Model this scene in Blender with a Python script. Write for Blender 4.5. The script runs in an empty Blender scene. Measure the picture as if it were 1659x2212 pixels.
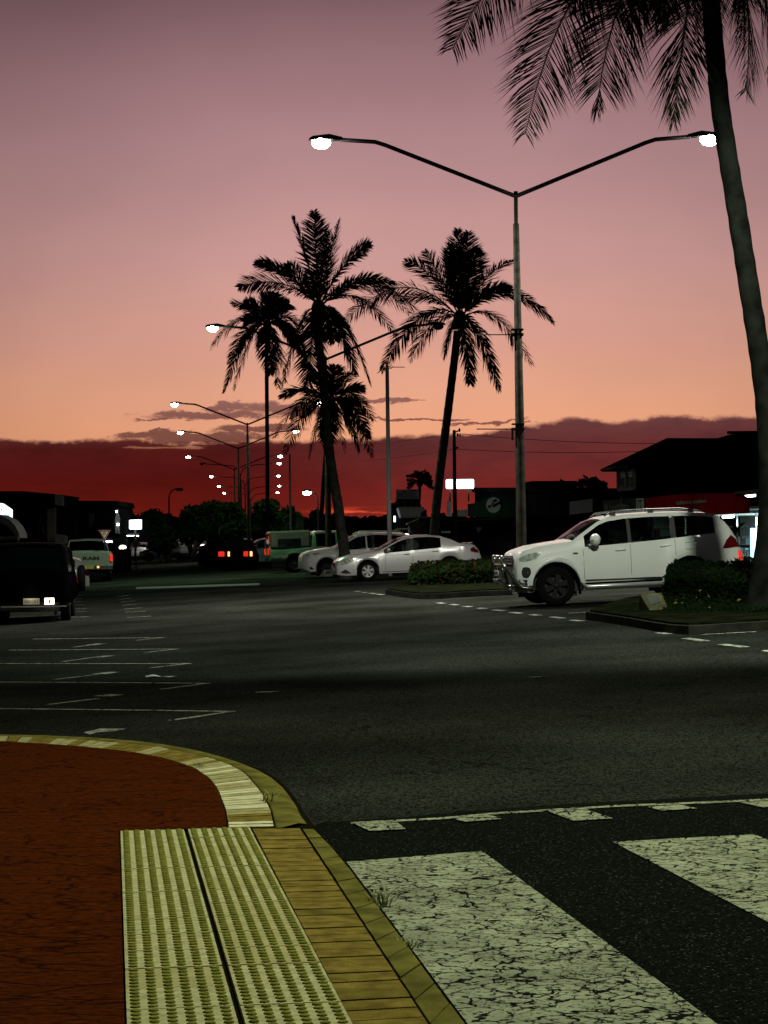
import bpy, bmesh, math, random
from mathutils import Vector, Matrix
R = math.radians
scene = bpy.context.scene
COL = scene.collection
random.seed(7)

# ------------------------------------------------------------------ camera
F = 4650.0                       # focal length in units of the 1659 px wide reference frame
CX, CY = 829.5, 1106.0
EYE = Vector((0, 0, 1.40))
cam_d = bpy.data.cameras.new('camera')
cam_d.sensor_fit = 'HORIZONTAL'; cam_d.sensor_width = 36.0
cam_d.lens = F / 1659.0 * 36.0
cam_d.clip_start = 0.1; cam_d.clip_end = 6000
cam = bpy.data.objects.new('camera', cam_d); COL.objects.link(cam)
PITCH = math.degrees(math.atan(59.0 / F))
CM = Matrix.Rotation(R(90 + PITCH), 4, 'X') @ Matrix.Rotation(R(-0.5), 4, 'Z')
cam.matrix_world = Matrix.Translation(EYE) @ CM
scene.camera = cam

# ------------------------------------------------------------------ colour helpers
def s2l(c):
    c = c / 255.0
    return c / 12.92 if c <= 0.04045 else ((c + 0.055) / 1.055) ** 2.4
def S(r, g, b): return (s2l(r), s2l(g), s2l(b), 1.0)

# ------------------------------------------------------------------ sky: dusk gradient with a cloud bank, directional
world = bpy.data.worlds.new('World'); scene.world = world; world.use_nodes = True
nt = world.node_tree; nt.nodes.clear()
def N(t, **k):
    n = nt.nodes.new(t)
    for a, b in k.items(): setattr(n, a, b)
    return n
def M(op, a, b=None, c=None, clamp=False):
    n = nt.nodes.new('ShaderNodeMath'); n.operation = op; n.use_clamp = clamp
    for i, v in enumerate((a, b, c)):
        if v is None: continue
        if hasattr(v, 'type'): nt.links.new(v, n.inputs[i])
        else: n.inputs[i].default_value = v
    return n.outputs[0]
def SM(v, a, b, lo=0.0, hi=1.0):
    n = nt.nodes.new('ShaderNodeMapRange'); n.interpolation_type = 'SMOOTHSTEP'
    nt.links.new(v, n.inputs['Value'])
    n.inputs['From Min'].default_value = a; n.inputs['From Max'].default_value = b
    n.inputs['To Min'].default_value = lo; n.inputs['To Max'].default_value = hi
    return n.outputs[0]
def RAMP(v, stops):
    n = nt.nodes.new('ShaderNodeValToRGB'); nt.links.new(v, n.inputs[0])
    e = n.color_ramp.elements
    while len(e) < len(stops): e.new(0.5)
    for i, (p, c) in enumerate(stops):
        e[i].position = p; e[i].color = c
    return n.outputs[0]
def MIX(f, a, b, mode='MIX'):
    n = nt.nodes.new('ShaderNodeMix'); n.data_type = 'RGBA'; n.blend_type = mode
    for s, v in ((0, f), (6, a), (7, b)):
        if hasattr(v, 'type'): nt.links.new(v, n.inputs[s])
        else: n.inputs[s].default_value = v
    return n.outputs[2]
tc = N('ShaderNodeTexCoord'); sp = N('ShaderNodeSeparateXYZ'); nt.links.new(tc.outputs['Generated'], sp.inputs[0])
X, Y, Z = sp.outputs
hor = M('SQRT', M('ADD', M('MULTIPLY', X, X), M('MULTIPLY', Y, Y)))
E = M('DIVIDE', Z, M('MAXIMUM', hor, 0.001))         # tan of the elevation
A = M('ARCTAN2', X, Y)                                # azimuth, 0 along the view, + to the right
cmb = N('ShaderNodeCombineXYZ'); nt.links.new(A, cmb.inputs[0]); nt.links.new(E, cmb.inputs[1])
def NOISE(sx, sy, scale, detail=5, rough=0.55, off=0.0):
    mp = N('ShaderNodeMapping'); nt.links.new(cmb.outputs[0], mp.inputs[0])
    mp.inputs['Scale'].default_value = (sx, sy, 1); mp.inputs['Location'].default_value = (off, off * 1.7, off)
    n = N('ShaderNodeTexNoise'); nt.links.new(mp.outputs[0], n.inputs['Vector'])
    n.inputs['Scale'].default_value = scale; n.inputs['Detail'].default_value = detail; n.inputs['Roughness'].default_value = rough
    return n.outputs['Fac']
Es = M('MULTIPLY', E, 2.0, clamp=True)                # 0..0.5 -> 0..1
clear = RAMP(Es, [(0.0, S(246,160,112)), (0.10, S(240,168,128)), (0.135, S(234,168,136)), (0.19, S(220,162,145)), (0.27, S(202,154,149)),
                  (0.37, S(178,136,138)), (0.44, S(152,115,119)), (0.50, S(127,95,99)), (0.62, S(40,32,38)), (1.0, S(10,10,14))])
side = M('ADD', SM(A, -0.22, -0.03, 0.70, 1.0), 0.0)
side = M('MULTIPLY', side, SM(A, 0.02, 0.3, 1.0, 0.72))
edge_n = NOISE(1, 1.0, 26.0, 6, 0.62)
edge_f = NOISE(1, 2.2, 120.0, 4, 0.6, 3.0)
Eb = M('ADD', SM(A, -0.02, 0.13, 0.0470, 0.0555), M('MULTIPLY', M('SUBTRACT', edge_n, 0.5), 0.013))
Eb = M('ADD', Eb, M('MULTIPLY', M('SUBTRACT', edge_f, 0.5), 0.003))
bank = SM(M('SUBTRACT', Eb, E), -0.0008, 0.0018)
pat = NOISE(1, 5.0, 17.0, 7, 0.62, 5.3)
patm = SM(pat, 0.455, 0.56)
win = M('MULTIPLY', SM(E, 0.044, 0.050), SM(E, 0.056, 0.0665, 1.0, 0.0))
winA = M('MULTIPLY', SM(A, -0.128, -0.110), SM(A, 0.03, 0.075, 1.0, 0.0))
blob = None
wa = M('MULTIPLY', M('SUBTRACT', NOISE(1, 2.5, 34.0, 7, 0.7, 1.3), 0.5), 0.034)
we = M('MULTIPLY', M('SUBTRACT', NOISE(1, 2.2, 52.0, 7, 0.7, 4.4), 0.5), 0.0105)
Aw = M('ADD', A, wa); Ew = M('ADD', E, we)
for px, py, rx, ry in ((450, 897, 165, 11), (505, 880, 75, 8), (650, 884, 120, 15), (330, 906, 60, 5), (330, 938, 95, 8), (450, 948, 175, 14), (560, 928, 120, 12), (840, 871, 75, 6), (890, 906, 120, 4), (1060, 917, 110, 4)):
    a0, e0 = (px - CX) / F, (1168 - py) / F
    dx_ = M('DIVIDE', M('SUBTRACT', Aw, a0), rx / F); dy_ = M('DIVIDE', M('SUBTRACT', Ew, e0), ry / F)
    v_ = M('SUBTRACT', 1.0, M('ADD', M('MULTIPLY', dx_, dx_), M('MULTIPLY', dy_, dy_)))
    blob = v_ if blob is None else M('MAXIMUM', blob, v_)
patches = SM(M('ADD', blob, M('MULTIPLY', M('SUBTRACT', NOISE(1, 3.0, 60.0, 6, 0.7, 8.8), 0.5), 2.6)), -0.15, 0.65)
gaps = M('MULTIPLY', M('MULTIPLY', SM(NOISE(1, 9.0, 24.0, 5, 0.6, 9.1), 0.60, 0.68), SM(E, 0.040, 0.046)), M('MULTIPLY', SM(A, -0.135, -0.11), SM(A, -0.04, 0.0, 1.0, 0.0)))
bankE = M('MULTIPLY', E, 17.0, clamp=True)
bankL = RAMP(bankE, [(0.0, S(130,34,22)), (0.18, S(104,25,17)), (0.45, S(82,18,14)), (0.72, S(78,24,22)), (1.0, S(104,56,54))])
bankR = RAMP(bankE, [(0.0, S(170,50,32)), (0.14, S(136,42,32)), (0.4, S(112,36,33)), (0.75, S(98,46,45)), (1.0, S(108,64,64))])
bankC = MIX(SM(A, -0.09, 0.05), bankL, bankR)
glow = M('MULTIPLY', SM(NOISE(1, 8.0, 30.0, 4, 0.6, 2.0), 0.47, 0.60), SM(E, 0.0118, 0.0160, 1.0, 0.0))
glow = M('MULTIPLY', glow, M('MULTIPLY', SM(A, -0.045, -0.01), SM(A, 0.004, 0.02, 1.0, 0.0)))
bankC = MIX(glow, bankC, S(255, 92, 58))
mot = RAMP(NOISE(1, 2.6, 26.0, 6, 0.62, 6.6), [(0.32, (0.78, 0.84, 0.9, 1)), (0.5, (1, 1, 1, 1)), (0.7, (1.22, 1.16, 1.12, 1))])
bankC = MIX(SM(E, 0.004, 0.03), bankC, MIX(1.0, bankC, mot, 'MULTIPLY'))
cm = MIX(side, (0.0, 0.0, 0.0, 1), clear)
patchC = RAMP(M('MULTIPLY', E, 12.0, clamp=True), [(0.0, S(92,38,34)), (0.6, S(106,60,56)), (0.8, S(140,92,86)), (1.0, S(150,100,92))])
bk = M('MULTIPLY', bank, M('SUBTRACT', 1.0, M('MULTIPLY', gaps, 0.55)), clamp=True)
seen = MIX(M('MULTIPLY', patches, 0.9), cm, patchC)
seen = MIX(bk, seen, bankC)
# soft pinkish unevenness of the high haze
hz = NOISE(1, 1.6, 9.0, 3, 0.5, 7.0)
seen = MIX(1.0, seen, RAMP(hz, [(0.3, (0.93, 0.92, 0.94, 1)), (0.7, (1.05, 1.03, 1.03, 1))]), 'MULTIPLY')
# the sunset quarter against the dark rest of the sky
night = RAMP(M('MULTIPLY', E, 1.0, clamp=True), [(0.0, S(22,18,20)), (0.4, S(14,15,18)), (1.0, S(8,10,13))])
quarter = SM(M('ABSOLUTE', A), 0.19, 0.42, 1.0, 0.0)
final = MIX(quarter, night, seen)
final = MIX(SM(E, -0.02, -0.004), S(16, 8, 7), final)     # nothing glows below the horizon
bg = N('ShaderNodeBackground'); nt.links.new(final, bg.inputs[0]); bg.inputs[1].default_value = 1.0
wo = N('ShaderNodeOutputWorld'); nt.links.new(bg.outputs[0], wo.inputs[0])

scene.view_settings.view_transform = 'Standard'; scene.view_settings.look = 'None'
scene.view_settings.exposure = 0.0; scene.view_settings.gamma = 1.0
scene.render.engine = 'CYCLES'
scene.cycles.max_bounces = 6; scene.cycles.transparent_max_bounces = 12
scene.cycles.sample_clamp_indirect = 2.0
scene.cycles.caustics_reflective = False; scene.cycles.caustics_refractive = False

# ------------------------------------------------------------------ projection helpers
M3 = CM.to_3x3()
def ray(px, py):
    d = M3 @ Vector(((px - CX) / F, (CY - py) / F, -1.0))
    return d / d.y
def at(px, py, Yd): return EYE + ray(px, py) * Yd
AN = math.atan(690.0 / F)                             # road direction, left of the view axis
CU, SU = math.cos(AN), math.sin(AN)
UV_U = Vector((CU, SU, 0)); UV_V = Vector((-SU, CU, 0))
def xy(u, v, z=0.0): return Vector((u * CU - v * SU, u * SU + v * CU, z))
def uv(p): return (p.x * CU + p.y * SU, -p.x * SU + p.y * CU)
def sstep(a, b, t):
    t = max(0.0, min(1.0, (t - a) / (b - a))); return t * t * (3 - 2 * t)
def Huv(u, v):
    s = sstep(14, 36, v)
    c = -0.22 - 0.23 * s; k = 0.024 + 0.0225 * s
    return c + k * max(-3.5, min(u, 9.9)) + 0.035 * max(0.0, min(u - 9.9, 5.0))
def H(p): return Huv(*uv(p))
def onz(px, py, z=0.0):
    r = ray(px, py); return EYE + r * ((z - EYE.z) / r.z)
def surf(px, py, fn=None):
    fn = fn or H; z = 0.0
    for _ in range(40):
        p = onz(px, py, z); z = 0.5 * z + 0.5 * fn(p)
    p = onz(px, py, z); return p
def fac(px, py, U):                                   # point of the vertical plane u = U, parallel to the road
    r = ray(px, py); t = U / (r.x * CU + r.y * SU); return EYE + r * t

# ------------------------------------------------------------------ object helpers
def tag(o, label=None, cat=None, group=None, kind=None, category=None):
    cat = cat or category
    if label: o['label'] = label
    if cat: o['category'] = cat
    if group: o['group'] = group
    if kind: o['kind'] = kind
    return o
def thing(name, label, cat, loc=(0, 0, 0), group=None):
    o = bpy.data.objects.new(name, None); COL.objects.link(o); o.location = loc
    o.empty_display_size = 0.2
    return tag(o, label, cat, group)
class MB:
    def __init__(s): s.v = []; s.f = []; s.m = []; s.sm = []
    def add(s, vs, fs, mi=0, sm=False):
        b = len(s.v); s.v += [tuple(x) for x in vs]
        for f in fs: s.f.append(tuple(b + i for i in f)); s.m.append(mi); s.sm.append(sm)
    def box(s, c, d, mi=0, rot=None):
        x, y, z = d[0] / 2, d[1] / 2, d[2] / 2
        vs = [Vector((a, b, e)) for e in (-z, z) for b in (-y, y) for a in (-x, x)]
        c = Vector(c)
        vs = [(rot @ p if rot is not None else p) + c for p in vs]
        s.add(vs, [(0, 2, 3, 1), (4, 5, 7, 6), (0, 1, 5, 4), (2, 6, 7, 3), (0, 4, 6, 2), (1, 3, 7, 5)], mi)
    def hexa(s, p, mi=0):                             # 4 bottom, 4 top corners in ring order
        s.add(p, [(3, 2, 1, 0), (4, 5, 6, 7), (0, 1, 5, 4), (1, 2, 6, 5), (2, 3, 7, 6), (3, 0, 4, 7)], mi)
    def tube(s, pts, rad, n=8, mi=0, cap=True, sm=True):
        pts = [Vector(p) for p in pts]
        if not hasattr(rad, '__len__'): rad = [rad] * len(pts)
        vs = []; prev = None
        for i, p in enumerate(pts):
            t = (pts[min(i + 1, len(pts) - 1)] - pts[max(i - 1, 0)]).normalized()
            a = prev if prev is not None else (Vector((0, 0, 1)) if abs(t.z) < 0.9 else Vector((1, 0, 0)))
            x = (a - t * a.dot(t)).normalized(); y = t.cross(x); prev = x
            for k in range(n):
                an = 2 * math.pi * k / n
                vs.append(p + (x * math.cos(an) + y * math.sin(an)) * rad[i])
        fs = []
        for i in range(len(pts) - 1):
            for k in range(n):
                k2 = (k + 1) % n
                fs.append((i * n + k, i * n + k2, (i + 1) * n + k2, (i + 1) * n + k))
        s.add(vs, fs, mi, sm)
        if cap:
            b = len(s.v) - len(vs)
            s.f.append(tuple(b + k for k in reversed(range(n)))); s.m.append(mi); s.sm.append(False)
            s.f.append(tuple(b + (len(pts) - 1) * n + k for k in range(n))); s.m.append(mi); s.sm.append(False)
    def lathe(s, prof, c, ax='y', n=24, mi=0):        # prof: (radius, offset along axis)
        c = Vector(c); vs = []
        for r, h in prof:
            for k in range(n):
                a = 2 * math.pi * k / n; q = (r * math.cos(a), r * math.sin(a))
                vs.append(c + (Vector((q[0], h, q[1])) if ax == 'y' else Vector((h, q[0], q[1])) if ax == 'x' else Vector((q[0], q[1], h))))
        fs = [(i * n + k, i * n + (k + 1) % n, (i + 1) * n + (k + 1) % n, (i + 1) * n + k) for i in range(len(prof) - 1) for k in range(n)]
        s.add(vs, fs, mi, True)
    def ell(s, c, r, n=12, m=8, mi=0):
        c = Vector(c); vs = []; fs = []
        for i in range(m + 1):
            th = math.pi * i / m
            for k in range(n):
                a = 2 * math.pi * k / n
                vs.append(c + Vector((r[0] * math.sin(th) * math.cos(a), r[1] * math.sin(th) * math.sin(a), r[2] * math.cos(th))))
        for i in range(m):
            for k in range(n): fs.append((i * n + k, (i + 1) * n + k, (i + 1) * n + (k + 1) % n, i * n + (k + 1) % n))
        s.add(vs, fs, mi, True)
    def build(s, name, mats, parent=None, bevel=0, **tg):
        me = bpy.data.meshes.new(name)
        me.from_pydata(s.v, [], s.f)
        for m in (mats if isinstance(mats, (list, tuple)) else [mats]): me.materials.append(m)
        me.polygons.foreach_set('material_index', s.m); me.polygons.foreach_set('use_smooth', s.sm)
        me.validate(); me.update()
        o = bpy.data.objects.new(name, me); COL.objects.link(o)
        if parent: o.parent = parent
        if bevel:
            b = o.modifiers.new('bevel', 'BEVEL'); b.width = bevel; b.segments = 2; b.limit_method = 'ANGLE'; b.angle_limit = R(35)
        if tg: tag(o, **tg)
        return o
def copy_tree(o, parent=None):
    c = o.copy(); COL.objects.link(c)
    if parent: c.parent = parent
    for ch in [x for x in COL.objects if x.parent == o]: copy_tree(ch, c)
    return c

# ------------------------------------------------------------------ materials
def mat(name, col, rough=0.6, metal=0.0, spec=0.5, var=0.0, vscale=5.0, bump=0.0, bscale=60.0, emis=None, estr=0.0, coat=0.0, trans=0.0, col2=None):
    m = bpy.data.materials.new(name); m.use_nodes = True; t = m.node_tree
    b = t.nodes['Principled BSDF']
    b.inputs['Base Color'].default_value = (*col[:3], 1); b.inputs['Roughness'].default_value = rough
    b.inputs['Metallic'].default_value = metal; b.inputs['Specular IOR Level'].default_value = spec
    if spec <= 0.1: b.inputs['IOR'].default_value = 1.0 + spec * 0.6
    b.inputs['Coat Weight'].default_value = coat; b.inputs['Coat Roughness'].default_value = 0.05
    b.inputs['Transmission Weight'].default_value = trans
    c = t.nodes.new('ShaderNodeTexCoord')
    if var > 0 or col2:
        n = t.nodes.new('ShaderNodeTexNoise'); n.inputs['Scale'].default_value = vscale; n.inputs['Detail'].default_value = 6
        t.links.new(c.outputs['Object'], n.inputs['Vector'])
        r = t.nodes.new('ShaderNodeValToRGB'); t.links.new(n.outputs['Fac'], r.inputs[0])
        lo = [x * (1 - var) for x in col[:3]]; hi = list(col2[:3]) if col2 else [x * (1 + var) for x in col[:3]]
        r.color_ramp.elements[0].position = 0.35; r.color_ramp.elements[1].position = 0.68
        r.color_ramp.elements[0].color = (*lo, 1); r.color_ramp.elements[1].color = (*hi, 1)
        t.links.new(r.outputs[0], b.inputs['Base Color'])
    if bump > 0:
        n = t.nodes.new('ShaderNodeTexNoise'); n.inputs['Scale'].default_value = bscale; n.inputs['Detail'].default_value = 4
        t.links.new(c.outputs['Object'], n.inputs['Vector'])
        bp = t.nodes.new('ShaderNodeBump'); bp.inputs['Strength'].default_value = bump; bp.inputs['Distance'].default_value = 0.01
        t.links.new(n.outputs['Fac'], bp.inputs['Height']); t.links.new(bp.outputs[0], b.inputs['Normal'])
    if emis:
        b.inputs['Emission Color'].default_value = (*emis[:3], 1); b.inputs['Emission Strength'].default_value = estr
    return m
def nodes_of(m): return m.node_tree.nodes, m.node_tree.links, m.node_tree.nodes['Principled BSDF']

ASPH = mat('asphalt', (0.035, 0.036, 0.034), 0.95, spec=0.02)
n_, l_, b_ = nodes_of(ASPH)
tcn = n_.new('ShaderNodeTexCoord')
n1 = n_.new('ShaderNodeTexNoise'); n1.inputs['Scale'].default_value = 0.35; n1.inputs['Detail'].default_value = 7; l_.new(tcn.outputs['Object'], n1.inputs['Vector'])
r1 = n_.new('ShaderNodeValToRGB'); l_.new(n1.outputs['Fac'], r1.inputs[0]); e = r1.color_ramp.elements
e[0].position = 0.3; e[0].color = (0.0095, 0.0105, 0.0085, 1); e[1].position = 0.7; e[1].color = (0.0275, 0.0295, 0.025, 1)
n2 = n_.new('ShaderNodeTexVoronoi'); n2.inputs['Scale'].default_value = 75; l_.new(tcn.outputs['Object'], n2.inputs['Vector'])
r2 = n_.new('ShaderNodeValToRGB'); l_.new(n2.outputs['Color'], r2.inputs[0]); e = r2.color_ramp.elements
e[0].position = 0.25; e[0].color = (0.25, 0.25, 0.25, 1); e[1].position = 0.9; e[1].color = (2.3, 2.3, 2.2, 1)
mx = n_.new('ShaderNodeMix'); mx.data_type = 'RGBA'; mx.blend_type = 'MULTIPLY'; mx.inputs[0].default_value = 1
l_.new(r1.outputs[0], mx.inputs[6]); l_.new(r2.outputs[0], mx.inputs[7])
vc = n_.new('ShaderNodeTexVoronoi'); vc.feature = 'DISTANCE_TO_EDGE'; vc.inputs['Scale'].default_value = 0.33
wn = n_.new('ShaderNodeTexNoise'); wn.inputs['Scale'].default_value = 1.2; wn.inputs['Detail'].default_value = 5; l_.new(tcn.outputs['Object'], wn.inputs['Vector'])
va = n_.new('ShaderNodeVectorMath'); va.operation = 'MULTIPLY_ADD'; va.inputs[1].default_value = (1.2, 1.2, 1.2)
l_.new(wn.outputs['Color'], va.inputs[0]); l_.new(tcn.outputs['Object'], va.inputs[2]); l_.new(va.outputs[0], vc.inputs['Vector'])
mr = n_.new('ShaderNodeMapRange'); mr.inputs['From Min'].default_value = 0.0; mr.inputs['From Max'].default_value = 0.006; mr.inputs['To Min'].default_value = 0.35
l_.new(vc.outputs['Distance'], mr.inputs['Value'])
mx2 = n_.new('ShaderNodeMix'); mx2.data_type = 'RGBA'; mx2.blend_type = 'MULTIPLY'; mx2.inputs[0].default_value = 1
l_.new(mx.outputs[2], mx2.inputs[6]); l_.new(mr.outputs[0], mx2.inputs[7]); l_.new(mx2.outputs[2], b_.inputs['Base Color'])
bp = n_.new('ShaderNodeBump'); bp.inputs['Strength'].default_value = 0.7; bp.inputs['Distance'].default_value = 0.006
l_.new(n2.outputs['Distance'], bp.inputs['Height']); l_.new(bp.outputs[0], b_.inputs['Normal'])

def paint_mat(name, col, crack, wear):
    m = mat(name, col, 0.9, spec=0.04); n, l, b = nodes_of(m)
    c = n.new('ShaderNodeTexCoord')
    w = n.new('ShaderNodeTexNoise'); w.inputs['Scale'].default_value = 9; w.inputs['Detail'].default_value = 4; l.new(c.outputs['Object'], w.inputs['Vector'])
    a = n.new('ShaderNodeVectorMath'); a.operation = 'MULTIPLY_ADD'; a.inputs[1].default_value = (0.16,) * 3
    l.new(w.outputs['Color'], a.inputs[0]); l.new(c.outputs['Object'], a.inputs[2])
    outs = []
    for sc, th in ((crack, 0.030), (crack * 2.3, 0.022)):
        v = n.new('ShaderNodeTexVoronoi'); v.feature = 'DISTANCE_TO_EDGE'; v.inputs['Scale'].default_value = sc; l.new(a.outputs[0], v.inputs['Vector'])
        wth = n.new('ShaderNodeTexNoise'); wth.inputs['Scale'].default_value = 5.0 + sc; wth.inputs['Detail'].default_value = 4; l.new(c.outputs['Object'], wth.inputs['Vector'])
        off = n.new('ShaderNodeMath'); off.operation = 'MULTIPLY_ADD'; off.inputs[1].default_value = -0.20; off.inputs[2].default_value = 0.105; l.new(wth.outputs['Fac'], off.inputs[0])
        ad = n.new('ShaderNodeMath'); ad.operation = 'SUBTRACT'; l.new(v.outputs['Distance'], ad.inputs[0]); l.new(off.outputs[0], ad.inputs[1])
        k = n.new('ShaderNodeMapRange'); k.inputs['From Min'].default_value = th * 0.45; k.inputs['From Max'].default_value = th * 1.1; l.new(ad.outputs[0], k.inputs['Value']); outs.append(k.outputs[0])
    # how strongly the fine cracks show varies over the paint
    w2 = n.new('ShaderNodeTexNoise'); w2.inputs['Scale'].default_value = 2.2; w2.inputs['Detail'].default_value = 5; l.new(c.outputs['Object'], w2.inputs['Vector'])
    k2 = n.new('ShaderNodeMapRange'); k2.inputs['From Min'].default_value = 0.45; k2.inputs['From Max'].default_value = 0.6; l.new(w2.outputs['Fac'], k2.inputs['Value'])
    mxx = n.new('ShaderNodeMath'); mxx.operation = 'MAXIMUM'; l.new(outs[1], mxx.inputs[0]); l.new(k2.outputs[0], mxx.inputs[1])
    mul = n.new('ShaderNodeMath'); mul.operation = 'MULTIPLY'; l.new(outs[0], mul.inputs[0]); l.new(mxx.outputs[0], mul.inputs[1])
    w3 = n.new('ShaderNodeTexNoise'); w3.inputs['Scale'].default_value = 38; w3.inputs['Detail'].default_value = 5; l.new(c.outputs['Object'], w3.inputs['Vector'])
    k3 = n.new('ShaderNodeMapRange'); k3.inputs['From Min'].default_value = wear; k3.inputs['From Max'].default_value = wear + 0.08; l.new(w3.outputs['Fac'], k3.inputs['Value'])
    mul2 = n.new('ShaderNodeMath'); mul2.operation = 'MULTIPLY'; l.new(mul.outputs[0], mul2.inputs[0]); l.new(k3.outputs[0], mul2.inputs[1])
    w4 = n.new('ShaderNodeTexNoise'); w4.inputs['Scale'].default_value = 3.5; w4.inputs['Detail'].default_value = 8; l.new(c.outputs['Object'], w4.inputs['Vector'])
    rr = n.new('ShaderNodeValToRGB'); l.new(w4.outputs['Fac'], rr.inputs[0]); e = rr.color_ramp.elements
    e[0].position = 0.3; e[0].color = (*[x * 0.6 for x in col[:3]], 1); e[1].position = 0.7; e[1].color = (*[min(1, x * 1.15) for x in col[:3]], 1)
    mm = n.new('ShaderNodeMix'); mm.data_type = 'RGBA'; l.new(mul2.outputs[0], mm.inputs[0]); mm.inputs[6].default_value = (0.008, 0.008, 0.008, 1); l.new(rr.outputs[0], mm.inputs[7])
    l.new(mm.outputs[2], b.inputs['Base Color'])
    bb = n.new('ShaderNodeBump'); bb.inputs['Strength'].default_value = 0.9; bb.inputs['Distance'].default_value = 0.006
    l.new(mul2.outputs[0], bb.inputs['Height']); l.new(bb.outputs[0], b.inputs['Normal'])
    return m
PAINT = paint_mat('cracked_road_paint', (0.29, 0.315, 0.215), 8.0, 0.35)
LINE = paint_mat('worn_line_paint', (0.42, 0.44, 0.36), 5.0, 0.34)
DARKASPH = mat('fresh_asphalt', (0.006, 0.0068, 0.006), 0.95, spec=0.02, var=0.7, vscale=110, bump=1.0, bscale=110)
n_, l_, b_ = nodes_of(DARKASPH)                         # scattered pale aggregate in the black asphalt
c_ = n_.new('ShaderNodeTexCoord'); v_ = n_.new('ShaderNodeTexVoronoi'); v_.inputs['Scale'].default_value = 130; l_.new(c_.outputs['Object'], v_.inputs['Vector'])
sx_ = n_.new('ShaderNodeSeparateColor'); l_.new(v_.outputs['Color'], sx_.inputs[0]); r_ = n_.new('ShaderNodeValToRGB'); l_.new(sx_.outputs[0], r_.inputs[0]); e = r_.color_ramp.elements
e[0].position = 0.0; e[0].color = (0.002, 0.0024, 0.002, 1); e[1].position = 1.0; e[1].color = (0.07, 0.073, 0.064, 1)
q = e.new(0.6); q.color = (0.007, 0.008, 0.0068, 1); q = e.new(0.95); q.color = (0.009, 0.010, 0.0085, 1); l_.new(r_.outputs[0], b_.inputs['Base Color'])

# stamped red concrete with wavy grooves
RED = mat('stamped_red_concrete', (0.20, 0.05, 0.02), 0.95, spec=0.01); n_, l_, b_ = nodes_of(RED)
c_ = n_.new('ShaderNodeTexCoord'); mp_ = n_.new('ShaderNodeMapping'); mp_.inputs['Scale'].default_value = (0.8, 2.2, 1.0); l_.new(c_.outputs['Object'], mp_.inputs[0])
w_ = n_.new('ShaderNodeTexNoise'); w_.inputs['Scale'].default_value = 3.0; w_.inputs['Detail'].default_value = 5; l_.new(mp_.outputs[0], w_.inputs['Vector'])
a_ = n_.new('ShaderNodeVectorMath'); a_.operation = 'MULTIPLY_ADD'; a_.inputs[1].default_value = (0.35,) * 3; l_.new(w_.outputs['Color'], a_.inputs[0]); l_.new(mp_.outputs[0], a_.inputs[2])
v_ = n_.new('ShaderNodeTexVoronoi'); v_.feature = 'DISTANCE_TO_EDGE'; v_.inputs['Scale'].default_value = 2.6; l_.new(a_.outputs[0], v_.inputs['Vector'])
v2_ = n_.new('ShaderNodeTexVoronoi'); v2_.feature = 'DISTANCE_TO_EDGE'; v2_.inputs['Scale'].default_value = 8.0; l_.new(a_.outputs[0], v2_.inputs['Vector'])
k_ = n_.new('ShaderNodeMapRange'); k_.inputs['From Max'].default_value = 0.035; l_.new(v_.outputs['Distance'], k_.inputs['Value'])
k2_ = n_.new('ShaderNodeMapRange'); k2_.inputs['From Max'].default_value = 0.05; k2_.inputs['To Min'].default_value = 0.6; l_.new(v2_.outputs['Distance'], k2_.inputs['Value'])
q_ = n_.new('ShaderNodeMath'); q_.operation = 'MULTIPLY'; l_.new(k_.outputs[0], q_.inputs[0]); l_.new(k2_.outputs[0], q_.inputs[1])
f_ = n_.new('ShaderNodeTexNoise'); f_.inputs['Scale'].default_value = 28; f_.inputs['Detail'].default_value = 6; l_.new(mp_.outputs[0], f_.inputs['Vector'])
r_ = n_.new('ShaderNodeValToRGB'); l_.new(f_.outputs['Fac'], r_.inputs[0]); e = r_.color_ramp.elements
e[0].position = 0.3; e[0].color = (0.018, 0.0036, 0.0009, 1); e[1].position = 0.72; e[1].color = (0.085, 0.019, 0.004, 1)
m_ = n_.new('ShaderNodeMix'); m_.data_type = 'RGBA'; l_.new(q_.outputs[0], m_.inputs[0]); m_.inputs[6].default_value = (0.014, 0.004, 0.002, 1); l_.new(r_.outputs[0], m_.inputs[7])
l_.new(m_.outputs[2], b_.inputs['Base Color'])
h_ = n_.new('ShaderNodeMath'); h_.operation = 'MULTIPLY_ADD'; h_.inputs[1].default_value = 0.35; l_.new(f_.outputs['Fac'], h_.inputs[0]); l_.new(q_.outputs[0], h_.inputs[2])
bp_ = n_.new('ShaderNodeBump'); bp_.inputs['Strength'].default_value = 0.8; bp_.inputs['Distance'].default_value = 0.012; l_.new(h_.outputs[0], bp_.inputs['Height']); l_.new(bp_.outputs[0], b_.inputs['Normal'])

KERB = mat('kerb_concrete', (0.115, 0.105, 0.025), 0.95, spec=0.03, var=0.35, vscale=6, bump=0.5, bscale=140)
PAV1 = mat('cream_paver', (0.30, 0.28, 0.13), 0.9, spec=0.04, var=0.25, vscale=14, bump=0.6, bscale=120)
PAV2 = mat('ochre_paver', (0.165, 0.125, 0.028), 0.95, spec=0.03, var=0.35, vscale=12, bump=0.6, bscale=120)
PAV3 = mat('pale_paver', (0.50, 0.48, 0.30), 0.9, spec=0.05, var=0.2, vscale=10, bump=0.5, bscale=120)
JOINT = mat('joint_dirt', (0.008, 0.007, 0.004), 0.95, spec=0.0, var=0.4, vscale=60)
TACT = mat('tactile_ceramic', (0.36, 0.355, 0.185), 0.85, spec=0.06, var=0.22, vscale=22, bump=0.15, bscale=200)
TACTW_ = None
TACTD = mat('tactile_dome', (0.15, 0.155, 0.03), 0.9, spec=0.06, var=0.3, vscale=25)
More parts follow.
